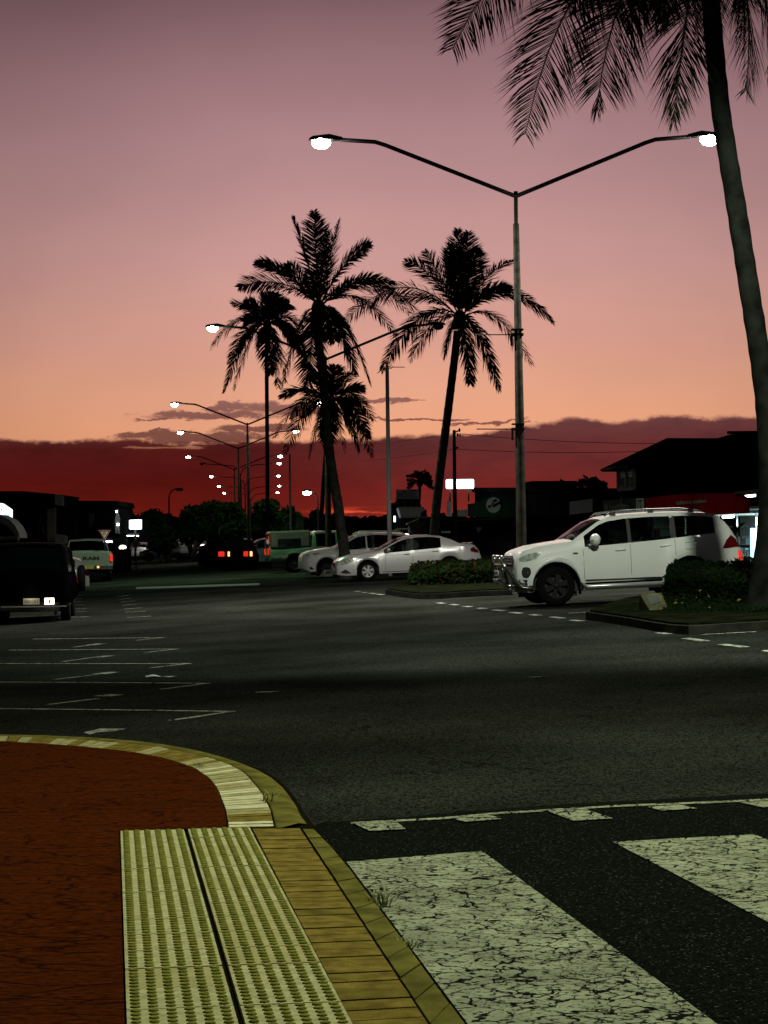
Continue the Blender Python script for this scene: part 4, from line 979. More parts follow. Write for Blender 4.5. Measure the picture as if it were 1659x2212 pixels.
def car(label, cat, spec, loc, heading, pitch=0.0, roll=0.0, group=None, name='parked_car'):
    """loc: world ground point under the front axle middle; heading: unit vector from front to rear."""
    root = thing(name, label, cat, (0, 0, 0), group)
    xax = Vector(heading).normalized(); zax = Vector((0, 0, 1)); yax = zax.cross(xax).normalized(); xax = (xax + Vector((0, 0, 1)) * math.tan(pitch)).normalized()
    zax = xax.cross(yax).normalized()
    root.matrix_world = Matrix((( xax.x, yax.x, zax.x, loc[0]), (xax.y, yax.y, zax.y, loc[1]), (xax.z, yax.z, zax.z, loc[2]), (0, 0, 0, 1)))
    Wd = spec['W'] / 2; wb = spec['wb']; wr = spec['wr']; top = spec['top']; belt = spec['belt']; bot = spec['bot']; tum = spec.get('tumble', 0.30)
    xn, xt = top[0][0], top[-1][0]; Ra = spec.get('arch', wr + 0.07); axles = (0.0, wb); zc = wr
    ws, rs, sidew = spec['ws'], spec.get('rs'), spec['side']
    nt_, tt_ = spec.get('nose_taper', 0.62), spec.get('tail_taper', 0.5)
    def endt(x):
        w = 1.0
        e = (x - xn) / nt_
        if e < 1: w *= 0.74 + 0.26 * math.sqrt(max(0, 1 - (1 - max(0, e)) ** 2))
        e = (xt - x) / tt_
        if e < 1: w *= 0.84 + 0.16 * math.sqrt(max(0, 1 - (1 - max(0, e)) ** 2))
        return w
    def zbot(x):
        z = lerp_tab(bot, x)
        for a in axles:
            if abs(x - a) < Ra: z = max(z, zc + math.sqrt(max(0, Ra * Ra - (x - a) ** 2)))
        return z
    def ring(x):
        zt = lerp_tab(top, x); zb = min(zbot(x), zt - 0.08); be = max(zb + 0.04, min(lerp_tab(belt, x), zt - 0.05)); w = Wd * endt(x)
        fl = 0.0
        for a in axles:
            dd = abs(x - a)
            if dd < Ra + 0.16: fl = max(fl, spec.get('flare', 0.02) * (1 - sstep(Ra, Ra + 0.16, dd)))
        ze = max(be + 0.012, zt - spec.get('rail', 0.07)); wr_ = w * 0.965 - (ze - be) * tum; h = be - zb
        return [(w * .955 + fl, zb), (w * .985 + fl, zb + .06 * h + .02 if h > .1 else zb + .3 * h), (w + fl * .7, zb + .45 * h), (w * .99, zb + .78 * h), (w * .965, be), (wr_, ze), (max(.05, wr_ - .05), zt - .012), (max(.03, wr_ * .55), zt + .012), (0.0, zt + .022)]
    xs = {round(x, 4) for x, _ in top} | {round(x, 4) for x, _ in belt}
    x = xn
    while x < xt: xs.add(round(x, 4)); x += 0.11
    for a in axles:
        for q in range(0, 13): xs.add(round(a - Ra * math.cos(math.pi * q / 12), 4))
        xs.add(round(a - Ra - .003, 4)); xs.add(round(a + Ra + .003, 4))
    for a, b in [ws] + ([rs] if rs else []) + sidew: xs.add(a); xs.add(b)
    for d in (0.02, 0.05, 0.09, 0.15): xs.add(round(xn + d, 4)); xs.add(round(xt - d, 4))
    xs = sorted(q for q in xs if xn <= q <= xt)
    xs = [q for i, q in enumerate(xs) if i == 0 or q - xs[i - 1] > 0.0015]
    rings = [ring(x) for x in xs]; nr = 9
    body = MB(); glassS = MB(); glassF = MB()
    vs = []
    for x, r in zip(xs, rings):
        vs += [(x, -y, z) for y, z in r] + [(x, y, z) for y, z in r[:-1][::-1]]
    per = 2 * nr - 1
    fs = []; holes_s = []; holes_f = []
    for i in range(len(xs) - 1):
        xm = (xs[i] + xs[i + 1]) / 2
        for j in range(per - 1):
            seg = j if j < nr - 1 else per - 2 - j
            f = (i * per + j, (i + 1) * per + j, (i + 1) * per + j + 1, i * per + j + 1)
            if seg == 4 and any(a < xm < b for a, b in sidew): holes_s.append(f); continue
            if seg >= 6 and (ws[0] < xm < ws[1] or (rs and rs[0] < xm < rs[1])): holes_f.append(f); continue
            fs.append(f)
    fs.append(tuple(range(per))[::1]); fs.append(tuple((len(xs) - 1) * per + k for k in reversed(range(per))))
    body.add(vs, fs, 0, True)
    for q in range(-2, 0): body.sm[q] = False
    bo = body.build('body', spec['paint'], root)
    bm = bmesh.new(); bm.from_mesh(bo.data); bmesh.ops.recalc_face_normals(bm, faces=bm.faces); bm.to_mesh(bo.data); bm.free()
    try: bo.data.set_sharp_from_angle(angle=R(42))
    except Exception: pass
    def gl(holes, name):
        g = MB(); used = sorted({i for f in holes for i in f}); mp = {a: b for b, a in enumerate(used)}
        g.add([(vs[i][0], vs[i][1] * 0.994, vs[i][2] - 0.003) for i in used], [tuple(mp[i] for i in f) for f in holes], 0, True)
        return g.build(name, spec.get('glass', TINT), root)
    for a, b in sidew:
        for lo_half in (True, False):
            hh = [f for f in holes_s if a < (vs[f[0]][0] + vs[f[1]][0]) / 2 < b and (vs[f[0]][1] < 0) == lo_half]
            if hh: gl(hh, 'side_window')
    wsf = [f for f in holes_f if vs[f[0]][0] < (ws[1] + .01)]; rsf = [f for f in holes_f if f not in wsf]
    if wsf: gl(wsf, 'windscreen')
    if rsf: gl(rsf, 'rear_window')
    # dark underbody, wheel wells, seats
    ub = MB(); ub.box(((xn + xt) / 2, 0, 0.38), (xt - xn - 0.5, spec['W'] - 0.5, 0.22))
    fl_z = lerp_tab(belt, wb / 2) - 0.32
    ub.box(((ws[0] + sidew[-1][1]) / 2, 0, fl_z), (sidew[-1][1] - ws[0], spec['W'] - 0.26, 0.03))
    for a in axles:
        for s in (-1, 1):
            yi, yo = s * (Wd - 0.34), s * (Wd - 0.035); n = 14; vs2 = []
            for yy in (yi, yo):
                for q in range(n + 1):
                    an = math.pi * q / n; vs2.append((a - (Ra - .002) * math.cos(an), yy, zc + (Ra - .002) * math.sin(an)))
            fs2 = [(q, q + 1, n + 2 + q, n + 1 + q) for q in range(n)] + [tuple(range(n + 1))]
            ub.add(vs2, fs2); ub.box((a, s * (Wd - 0.36), zc * 0.95), (Ra * 2, 0.02, Ra * 0.9))
    ub.build('underbody', TRIM, root)
    st = MB()
    for sx, hgt in spec.get('seats', ((1.35, 0.62), (2.2, 0.6))):
        for sy in (-0.38, 0.38):
            st.box((sx, sy, fl_z + 0.18), (0.16, 0.46, 0.5)); st.box((sx + .03, sy, fl_z + 0.50), (0.11, 0.24, 0.16))
    st.box((ws[0] + 0.45, 0, fl_z + 0.17), (0.4, spec['W'] - 0.5, 0.24))
    st.build('seats', SEATM, root, bevel=0.04)
    for a in axles:
        for s in (-1, 1): wheel(root, (a, s * (Wd - 0.13), wr), wr, 0.22, s, spec.get('rim', ALLOY), spec.get('spokes', 6), spec.get('rim_r', 0.62))
    def hw(x, z):
        r = ring(x)
        for (y0, z0), (y1, z1) in zip(r, r[1:]):
            if z0 <= z <= z1: return y0 + (y1 - y0) * (z - z0) / max(1e-6, z1 - z0)
        return r[0][0] if z < r[0][1] else r[5][0]
    def panel(name, cols, m, off=0.005, sides=(-1, 1), rows=3, parent=None, both=True):
        for s in sides:
            g = MB(); v = []
            for x, z0, z1 in cols:
                for k in range(rows + 1):
                    z = z0 + (z1 - z0) * k / rows; v.append((x, s * (hw(x, z) + off), z))
            n = rows + 1
            g.add(v, [(i * n + k, (i + 1) * n + k, (i + 1) * n + k + 1, i * n + k + 1) for i in range(len(cols) - 1) for k in range(rows)], 0, True)
            g.build(name, m, parent or root)
    def seam(x, z0, z1, w=0.008):                       # door gap
        for s in (-1, 1):
            g = MB(); n = 6; v = []
            for k in range(n + 1):
                z = z0 + (z1 - z0) * k / n
                for dx in (-w / 2, w / 2): v.append((x + dx, s * (hw(x, z) + 0.003), z))
            g.add(v, [(2 * k, 2 * k + 1, 2 * k + 3, 2 * k + 2) for k in range(n)]); g.build('door_gap', SEAM, bo)
    root['_'] = 0; del root['_']
    return root, bo, hw, panel, seam
def plate(root, txt, c, xdir, w=0.372, h=0.134, col=None, dark=None):
    g = MB(); c = Vector(c); xd = Vector(xdir); nd = xd.cross(Vector((0, 0, 1)))
    vs = [c + nd * o + xd * a * w / 2 + Vector((0, 0, b * h / 2)) for o in (0, .012) for a, b in ((-1, -1), (1, -1), (1, 1), (-1, 1))]
    g.hexa(vs[:4] + vs[4:]); po = g.build('number_plate', col or CREAM, root)
    cu = bpy.data.curves.new('t', 'FONT'); cu.body = txt; cu.extrude = .5
    to = bpy.data.objects.new('t', cu); COL.objects.link(to); bpy.context.view_layer.update()
    me = bpy.data.meshes.new_from_object(to.evaluated_get(bpy.context.evaluated_depsgraph_get())); bpy.data.objects.remove(to)
    xs = [v.co.x for v in me.vertices]; ys = [v.co.y for v in me.vertices]; x0, x1, y0, y1 = min(xs), max(xs), min(ys), max(ys)
    for v in me.vertices:
        v.co = c + nd * (0.0125 + (v.co.z + .5) * .004) + xd * (((v.co.x - x0) / (x1 - x0) - .5) * w * .86) + Vector((0, 0, ((v.co.y - y0) / (y1 - y0) - .5) * h * .56))
    me.materials.clear(); me.materials.append(dark or SIGNBK)
    for p in me.polygons: p.material_index = 0
    o = bpy.data.objects.new('lettering', me); COL.objects.link(o); o.parent = po
SLOPE = math.atan(0.035)
def park(px, py, Yd, extra=0.0):
    """ground point below the front axle middle for a nose-out car at the median; px is the near front wheel."""
    p = at(px, py, Yd); p.z = H(p); return p

# big white SUV -------------------------------------------------------
SUV = dict(W=1.84, wb=2.80, wr=0.40, arch=0.49, flare=0.05, tumble=0.27, paint=CWHITE, rim=STEELR, rail=0.085,
    top=[(-.92, .86), (-.90, .98), (-.82, 1.09), (-.70, 1.15), (-.35, 1.22), (.10, 1.275), (.36, 1.30), (.62, 1.47), (.95, 1.68), (1.15, 1.745), (1.5, 1.785), (2.1, 1.80), (2.7, 1.79), (3.15, 1.755), (3.32, 1.70), (3.46, 1.56), (3.60, 1.33), (3.70, 1.12), (3.76, .92), (3.79, .80)],
    belt=[(-.92, .86), (-.7, 1.0), (.2, 1.13), (.6, 1.16), (1.5, 1.20), (2.3, 1.245), (3.3, 1.33), (3.55, 1.27), (3.79, .70)],
    bot=[(-.92, .56), (-.75, .44), (-.5, .42), (.5, .44), (2.3, .44), (3.3, .46), (3.79, .52)],
    ws=(.38, 1.02), rs=(3.40, 3.62), side=[(.62, 1.53), (1.60, 2.44), (2.54, 3.26)], seats=((1.35, .6), (2.25, .6), (2.95, .5)), nose_taper=.8, tail_taper=.6)
def sx(x): return x * .86 if x < -.4 else (2.8 + (x - 2.8) * 1.21 if x > 2.8 else x)
for k_ in ('top', 'belt', 'bot'): SUV[k_] = [(sx(a), b) for a, b in SUV[k_]]
SUV['rs'] = tuple(sx(a) for a in SUV['rs']); SUV['side'] = [tuple(sx(a) for a in w) for w in SUV['side']]
YS = 43.6
gp = at(1202, 1309, YS); gp.z = H(gp)
loc = gp + UV_V * 0.80
loc.z = H(gp) + 0.02
suv, sb_, hw, panel0, seam = car('big white SUV with bull bar and roof rails, parked nose-out on the right', 'car', SUV, loc, UV_U, pitch=math.atan(0.036))
panel = lambda nm, cols, *a, **k: panel0(nm, [(sx(c[0]), c[1], c[2]) for c in cols], *a, **k)
for x, z0, z1 in ((.58, .50, 1.12), (1.565, .47, 1.18), (2.50, .90, 1.24)): seam(x, z0, z1)
for s in (-1, 1):
    g = MB()
    for x, z in ((1.36, 1.06), (2.30, 1.10)):
        yy = s * (hw(x, z) + .022); g.tube([(x - .11, s * (hw(x, z) + .002), z), (x - .09, yy, z + .006), (x + .07, yy, z + .012), (x + .10, s * (hw(x, z) + .002), z + .010)], .013, 8)
    g.build('door_handle', CWHITE, suv)
    m_ = MB(); mc = (.80, s * (Wm := 1.07), 1.30); m_.ell(mc, (.105, .15, .125), 16, 10); m_.box((.72, s * .93, 1.20), (.06, .16, .04))
    mo = m_.build('wing_mirror', CWHITE, suv)
    k = MB(); k.box((.80, s * 1.07, 1.29), (.19, .24, .014)); k.build('indicator', TRIM, mo, bevel=.004)
    r_ = MB(); yr = s * .60
    r_.tube([(1.12, yr, 1.765), (1.25, yr, 1.835), (1.9, yr, 1.865), (2.7, yr, 1.855), (3.1, yr, 1.80), (3.2, yr, 1.77)], [.012, .02, .022, .022, .018, .012], 8)
    for fx in (1.3, 2.1, 2.95): r_.box((fx, yr, 1.81), (.12, .035, .09))
    r_.build('roof_rail', CHROME if False else mat('rail_metal', (.10, .10, .10), .35, .8) if 'rail_metal' not in bpy.data.materials else bpy.data.materials['rail_metal'], suv)
    t_ = MB(); t_.tube([(.55, s * .93, .40), (.62, s * .99, .36), (2.2, s * .99, .36), (2.28, s * .93, .40)], .042, 10); t_.build('side_step', ALLOY, suv)
    f_ = MB(); f_.box((.50, s * .82, .38), (.015, .24, .34)); f_.box((3.32, s * .82, .38), (.015, .24, .34)); f_.build('mud_flap', TRIM, suv)
    # sculpted wheel-arch lips
    for a in (0, 2.80):
        l_ = MB(); pts = []
        for q in range(19):
            an = math.pi * (-.06 + 1.12 * q / 18); x_, z_ = a - .575 * math.cos(an), .40 + .575 * math.sin(an)
            pts.append((x_, s * (hw(x_, z_) - .012), z_))
        l_.tube(pts, .017, 8); l_.build('wheel_arch', CWHITE, suv)
panel('headlamp', [(-.83, .93, .98), (-.76, .91, 1.03), (-.6, .93, 1.075), (-.45, .965, 1.095), (-.33, 1.03, 1.10), (-.26, 1.085, 1.10)], HLAMP, .008)
panel('fog_recess', [(-.80, .66, .72), (-.77, .60, .80), (-.69, .58, .81), (-.62, .62, .79), (-.60, .68, .74)], TRIM, .004)
panel('bumper_trim', [(-.86, .49, .56), (-.7, .44, .55), (-.5, .42, .54)], TRIM, .006)
panel('tail_lamp', [(3.38, 1.0, 1.02), (3.45, 1.0, 1.17), (3.54, 1.01, 1.27), (3.62, 1.02, 1.20), (3.70, 1.02, 1.10)], TLAMP, .012)
panel('glowing_rear_reflector', [(3.66, .74, .95), (3.73, .73, .93)], TLIT, .012)  # unlit reflector given a glow in place of reflected light
panel('door_trim', [(.60, .47, .50), (1.5, .46, .49), (2.28, .46, .49)], TRIM, .004, rows=1)
panel('window_pillar', [(1.53, 1.205, 1.70), (1.60, 1.21, 1.71)], TRIM, .003); panel('window_pillar', [(2.44, 1.26, 1.72), (2.54, 1.27, 1.715)], TRIM, .003)
panel('indicator', [(.36, 1.03, 1.05), (.38, 1.02, 1.06), (.45, 1.02, 1.06), (.47, 1.03, 1.05)], TRIM, .006, rows=1)
fc = MB()                                               # fuel cap outline
x0, x1, z0, z1 = 2.72, 2.98, 1.02, 1.16
for (xa, za, xb, zb_) in ((x0, z0, x1, z0), (x0, z1, x1, z1), (x0, z0, x0, z1), (x1, z0, x1, z1)):
    fc.tube([(xa, -(hw(xa, za) + .001), za), (xb, -(hw(xb, zb_) + .001), zb_)], .0045, 4)
fc.build('fuel_flap', SEAM, suv)
# front: grille, bull bar, driving lamps
DX = .13
gr_ = MB()
for z in (.88, .94, 1.0): gr_.box((-.935 + DX, 0, z), (.03, .92, .035))
gr_.build('grille', CHROME, suv, bevel=.006); gb = MB(); gb.box((-.925 + DX, 0, .93), (.02, .98, .22)); gb.box((-.91 + DX, 0, .58), (.04, 1.1, .18)); gb.build('grille_opening', TRIM, suv)
bb = MB()
bb.tube([(-1.13, -.42, .56), (-1.16, -.42, .78), (-1.12, -.40, .86), (-1.12, .40, .86), (-1.16, .42, .78), (-1.13, .42, .56)], .034, 10)
bb.tube([(-1.12, -.44, .86), (-1.10, -.52, .80), (-1.03, -.72, .62), (-.84, -.88, .40), (-.62, -.90, .36), (-.55, -.84, .36)], .036, 10)
bb.tube([(-1.12, .44, .86), (-1.10, .52, .80), (-1.03, .72, .62), (-.84, .88, .40), (-.62, .90, .36), (-.55, .84, .36)], .036, 10)
bb.tube([(-1.14, -.46, .54), (-1.14, .46, .54)], .045, 10)
for s in (-1, 1): bb.box((-1.02, s * .36, .60), (.22, .03, .3))
bb.v = [(a + DX + .02, b, c) for a, b, c in bb.v]; bb.build('bull_bar', BARM, suv)
for s in (-1, 1):
    d_ = MB(); d_.lathe([(0, -1.22), (.075, -1.215), (.085, -1.19), (.08, -1.12), (.03, -1.07), (0, -1.07)], (DX + .02, s * .24, .985), 'x', 18); d_.build('driving_lamp', CHROME, suv)
plate(suv, '826 TWL', (-1.17 + DX, 0, .70), (0, -1, 0), h=.11, col=SIGNWH)

# silver sedan ---------------------------------------------------------
SED = dict(W=1.80, wb=2.78, wr=0.325, arch=0.385, flare=0.02, tumble=0.36, paint=CSILV, rim=ALLOY, rail=0.06,
    top=[(-1.03, .50), (-1.02, .60), (-.95, .70), (-.80, .78), (-.50, .875), (-.1, .94), (.34, .975), (.55, 1.06), (.85, 1.21), (1.12, 1.335), (1.40, 1.405), (1.75, 1.435), (2.15, 1.43), (2.55, 1.375), (2.85, 1.27), (3.22, 1.085), (3.32, 1.075), (3.60, 1.06), (3.68, 1.03), (3.80, .90), (3.86, .70), (3.88, .58)],
    belt=[(-1.03, .52), (-.6, .74), (.3, .87), (.7, .90), (1.6, .945), (2.6, 1.0), (3.3, 1.0), (3.88, .58)],
    bot=[(-1.03, .24), (-.7, .20), (.5, .22), (2.3, .22), (3.88, .30)],
    ws=(.36, 1.16), rs=(2.52, 3.18), side=[(.56, 1.50), (1.56, 2.50)], seats=((1.15, .6), (2.0, .55)), nose_taper=.9, tail_taper=.7)
YSd = 71.7
gp = at(795, 1262, YSd); loc = gp + UV_V * 0.77; loc.z = H(gp) + 0.01
sed, sb2, hw, panel, seam = car('silver sedan parked nose-out behind the reddish hedge', 'car', SED, loc, UV_U, pitch=math.atan(0.036))
for x, z0, z1 in ((.60, .30, .88), (1.53, .26, .93)): seam(x, z0, z1)
panel('headlamp', [(-.93, .56, .62), (-.82, .57, .72), (-.66, .60, .77), (-.48, .68, .80), (-.40, .74, .79)], HLAMP, .007)
panel('fog_recess', [(-.90, .30, .33), (-.75, .27, .42), (-.58, .27, .30)], TRIM, .004)
panel('tail_lamp', [(3.50, .82, .92), (3.62, .79, .97), (3.78, .76, .90)], TLAMP, .010)
panel('chrome_strip', [(.5, .27, .285), (1.4, .265, .28), (2.35, .265, .28)], CHROME, .008, rows=1)
panel('body_crease', [(.45, .80, .806), (1.5, .84, .846), (2.2, .87, .876)], SEAM, .003, rows=1)
panel('window_pillar', [(1.50, .95, 1.34), (1.56, .955, 1.34)], TRIM, .003)
for s in (-1, 1):
    g = MB()
    for x, z in ((1.33, .82), (2.30, .87)): g.tube([(x - .10, s * (hw(x, z) + .004), z), (x, s * (hw(x, z) + .028), z + .01), (x + .10, s * (hw(x, z) + .004), z + .005)], .014, 8)
    g.build('door_handle', CHROME, sed)
    m_ = MB(); m_.ell((.70, s * 1.0, 1.0), (.06, .11, .07), 14, 8); m_.box((.68, s * .90, .95), (.05, .12, .03)); m_.build('wing_mirror', CSILV, sed)
sp_ = MB(); sp_.box((3.55, 0, 1.115), (.16, 1.2, .022)); 
for s in (-1, 1): sp_.box((3.53, s * .5, 1.085), (.08, .05, .05))
sp_.build('boot_spoiler', CSILV, sed, bevel=.008)
g = MB(); g.box((-1.035, 0, .60), (.02, .7, .10)); g.build('grille', TRIM, sed)
plate(sed, '417 KDR', (-1.05, 0, .42), (0, -1, 0), h=.11, col=SIGNWH)

# white crossover behind the tallest palm trunk ------------------------
CRO = dict(SUV); CRO.update(W=1.80, wb=2.67, wr=.345, arch=.41, flare=.03, rim=STEELR, tumble=.3,
    top=[(-.90, .60), (-.88, .80), (-.80, .92), (-.6, 1.0), (-.1, 1.06), (.36, 1.11), (.7, 1.28), (1.05, 1.48), (1.3, 1.56), (1.8, 1.60), (2.4, 1.58), (2.9, 1.53), (3.2, 1.44), (3.45, 1.20), (3.62, 1.0), (3.68, .8), (3.7, .6)],
    belt=[(-.9, .6), (-.5, .85), (.4, .97), (1.5, 1.02), (2.5, 1.07), (3.3, 1.15), (3.7, .6)], bot=[(-.9, .36), (-.6, .24), (2.3, .25), (3.7, .35)],
    ws=(.38, 1.12), rs=(3.22, 3.44), side=[(.60, 1.50), (1.56, 2.42), (2.50, 3.02)], seats=((1.2, .6), (2.05, .55)))
gp = at(706, 1252, 80); loc = gp + UV_V * .77; loc.z = H(gp)
cro, _, hw, panel, seam = car('white crossover with its nose behind the tallest palm trunk', 'car', CRO, loc, UV_U, pitch=math.atan(.03))
panel('headlamp', [(-.84, .78, .84), (-.7, .79, .90), (-.45, .84, .93), (-.25, .90, .94)], HLAMP, .007); seam(.58, .3, .96); seam(1.53, .3, 1.0)
panel('fog_recess', [(-.82, .34, .36), (-.6, .32, .44), (-.5, .32, .36)], TRIM, .004)
for s in (-1, 1):
    m_ = MB(); m_.ell((.72, s * 1.0, 1.10), (.07, .12, .09), 12, 8); m_.build('wing_mirror', CWHITE, cro)
    r_ = MB(); r_.tube([(1.2, s * .58, 1.57), (1.35, s * .58, 1.64), (2.8, s * .58, 1.60), (2.95, s * .58, 1.54)], .02, 6); r_.build('roof_rail', ALLOY, cro)
# black wagon with roof rails behind it
def simple(label, spec, px, py, Yd, paint, rim=STEELR, group=None, pitch=.03, heading=None, extras=None, name='parked_car', cat='car'):
    sp2 = dict(spec); sp2['glass'] = GLASSD if paint is CBLACK else TINT; sp2['paint'] = paint; sp2['rim'] = rim
    gp = at(px, py, Yd); gp.z = H(gp)
    c_ = car(label, cat, sp2, gp, heading or UV_U, pitch=math.atan(pitch), group=group, name=name)
    return c_
wag, _, hw, panel, seam = simple('dark wagon with pale roof rails behind the white crossover', CRO, 712, 1240, 86.5, CDARK)
panel('headlamp', [(-.84, .78, .84), (-.7, .79, .90), (-.45, .84, .93)], HLIT, .01)
for s in (-1, 1):
    r_ = MB(); r_.tube([(1.2, s * .58, 1.57), (1.35, s * .58, 1.66), (2.8, s * .58, 1.63), (2.95, s * .58, 1.54)], .022, 6); r_.build('roof_rail', ALLOY, wag)
    g = MB(); g.ell((-.95, s * .34, .72), (.05, .09, .09), 12, 8); g.build('driving_lamp', HLIT, wag)
b_ = MB(); b_.tube([(-1.05, -.7, .50), (-1.08, -.5, .85), (-1.08, .5, .85), (-1.05, .7, .50)], .03, 8); b_.tube([(-1.08, -.8, .48), (-1.08, .8, .48)], .035, 8); b_.build('bull_bar', CHROME, wag)

# pale blue hatchback and green-lit ute --------------------------------
HAT = dict(CRO); HAT.update(W=1.70, wb=2.46, wr=.30, arch=.36,
    top=[(-.78, .5), (-.76, .68), (-.68, .78), (-.4, .90), (.1, .98), (.5, 1.22), (.85, 1.40), (1.2, 1.47), (1.8, 1.47), (2.4, 1.40), (2.75, 1.30), (2.95, 1.05), (3.05, .85), (3.08, .6)],
    belt=[(-.78, .5), (-.4, .76), (.4, .92), (1.5, .96), (2.6, 1.02), (3.08, .6)], bot=[(-.78, .26), (2.2, .24), (3.08, .32)],
    ws=(.12, .88), rs=(2.76, 2.94), side=[(.30, 1.20), (1.26, 2.06), (2.14, 2.56)], seats=((1.0, .6), (1.8, .5)))
hat, _, hw, panel, seam = simple('pale blue hatchback parked nose-out left of the green-lit ute', HAT, 524, 1229, 118, CBLUE)
panel('headlamp', [(-.72, .62, .70), (-.5, .66, .78), (-.25, .74, .84)], HLAMP, .007); seam(.55, .3, .9)
def ute(label, px, py, Yd, paint, canopy=True, heading=None, group=None):
    sp2 = dict(CRO); sp2.update(W=1.80, wb=3.05, wr=.36, arch=.43, paint=paint, rim=STEELR,
        top=[(-.85, .7), (-.83, .95), (-.7, 1.03), (.1, 1.10), (.5, 1.38), (.85, 1.62), (1.1, 1.70), (1.9, 1.72), (2.2, 1.70), (2.28, 1.55), (2.30, 1.06), (4.05, 1.06), (4.12, 1.04), (4.15, .8)],
        belt=[(-.85, .7), (-.5, .9), (.4, 1.02), (2.2, 1.08), (2.4, 1.0), (4.15, .8)], bot=[(-.85, .42), (2.3, .42), (4.15, .50)],
        ws=(.14, .84), rs=None, side=[(.32, 1.18), (1.26, 2.1)], seats=((1.0, .6),), tail_taper=.2)
    gp = at(px, py, Yd); gp.z = H(gp)
    return car(label, 'ute', sp2, gp, heading or UV_U, pitch=.03 if heading is None else -.03, group=group, name='pickup_truck')
ut, _, hw, panel, seam = ute('green-lit dual-cab ute with a square canopy, its tail towards the road', 785, 1240, 93, CGREEN, heading=-UV_U)
seam(1.22, .5, 1.06)
cb_ = MB(); cb_.box((3.2, 0, 1.42), (1.75, 1.66, .74)); cb_.build('canopy', mat('canopy_fibreglass', (.06, .065, .045), .35, coat=.5), ut, bevel=.08)
g = MB(); g.box((3.25, 0.835, 1.28), (1.0, .012, .34)); g.box((3.25, -.835, 1.28), (1.0, .012, .34)); g.box((4.085, 0, 1.44), (.012, 1.3, .5)); g.build('canopy_window', GLASSD, ut)
for s in (-1, 1):
    g = MB(); g.box((4.16, s * .80, .92), (.03, .10, .26)); g.build('tail_lamp', TLIT, ut, bevel=.01)
g = MB(); g.box((4.10, .55, 1.45), (.01, .07, .30)); g.box((4.10, .70, 1.1), (.01, .05, .16)); g.build('red_reflection', TLIT, ut)  # glowing strips stand in for red reflections on the canopy and tail
# dark car showing only lit rear lamps, left of the ute
dk, _, hw, panel, seam = simple('dark low car with glowing red and amber rear lamps left of the green-lit ute', SED, 520, 1232, 108, CBLACK, heading=(UV_V * -1 + UV_U * -.12), pitch=0)
for i, (yy, w_, m_) in enumerate(((-.78, .30, TLIT), (-.42, .10, OLIT), (.40, .22, TLIT), (.66, .12, OLIT))):
    g = MB(); g.box((3.885, yy, .80), (.05, w_, .24)); g.build('tail_lamp', m_, dk, bevel=.02)

# ---------------------------------------------------------------- left side
TOCAM = -UV_V
def toward(px, py, Yd, wheelbase): 
    p = at(px, py, Yd); p.z = H(p); return p
# black car in front, showing its plate and a bright lower lamp
SEDB = dict(SED); SEDB.update(tail_taper=.35)
BOX = dict(W=1.86, wb=2.80, wr=.40, arch=.47, flare=.05, tumble=.16, paint=CBLACK, rim=STEELR, rail=.09,
    top=[(-.85, .8), (-.83, 1.08), (-.7, 1.15), (.3, 1.2), (.5, 1.32), (.85, 1.78), (1.0, 1.84), (2.2, 1.87), (3.3, 1.86), (3.50, 1.82), (3.60, 1.2), (3.66, .9), (3.68, .7)],
    belt=[(-.85, .8), (.3, 1.12), (1.5, 1.18), (3.4, 1.2), (3.68, .7)], bot=[(-.85, .5), (2.3, .45), (3.68, .5)], ws=(.5, .86), rs=(3.51, 3.59), side=[(.70, 1.5), (1.58, 2.4), (2.5, 3.3)], seats=((1.3, .6), (2.2, .5)), tail_taper=.25, glass=GLASSD)
gp = at(64, 1345, 50.0) - (TOCAM + UV_U * -.04) * 3.6; gp.z = H(at(64, 1345, 50.0))
blk, _, hw, panel, seam = car('tall black four-wheel drive in the near left bay with its rear number plate towards us', 'car', dict(BOX), gp, (TOCAM + UV_U * -.04), group=None)
plate(blk, '000·DE7', (3.70, .05, .52), (0, 1, 0), h=.14, col=CREAM)
pl_ = bpy.data.lights.new('plate_light', 'POINT'); pl_.energy = 1.6; pl_.shadow_soft_size = .02; pl_.color = (1, .92, .75)
plo = bpy.data.objects.new('plate_light', pl_); COL.objects.link(plo); plo.parent = blk; plo.location = (3.84, .05, .70)
g = MB(); g.box((3.705, .46, .52), (.04, .22, .15)); lo_ = g.build('reversing_lamp', mat('lit_warm_lamp', (.9, .8, .6), .3, emis=(1.0, .86, .62), estr=5), blk, bevel=.012)
g = MB(); g.box((3.727, .46, .515), (.006, .045, .085)); g.build('reflector', mat('amber_reflector', (.3, .08, .03), .3), lo_)
g = MB(); g.box((3.70, .1, .40), (.04, 1.5, .03)); g.build('bumper_strip', ALLOY, blk)
# boxy black four-wheel drive side-on with a spare wheel
gp = at(-118, 1315, 60.5); gp.z = H(gp)
bx_, _, hw, panel, seam = car('boxy black four-wheel drive with a spare wheel on its tail, far left', 'car', BOX, gp, (UV_U + UV_V * 0.02), pitch=.0)
wheel(bx_, (3.84, 0.05, 1.02), .36, .24, -1, STEELR) if False else None
sw = MB(); sw.lathe([(0, .0), (.2, .0), (.30, -.02), (.36, .03), (.375, .10), (.36, .17), (.3, .2), (0, .2)], (3.70, 0.1, .98), 'x', 28); swo = sw.build('spare_wheel', RUB, bx_)
sw = MB(); sw.lathe([(0, .206), (.10, .206), (.12, .19)], (3.70, .1, .98), 'x', 16); sw.build('hub', ALLOY, swo)
g = MB(); g.box((3.66, .78, .95), (.03, .07, .18)); g.box((3.66, -.78, .95), (.03, .07, .18)); g.build('tail_lamp', TLAMP, bx_)
r_ = MB()
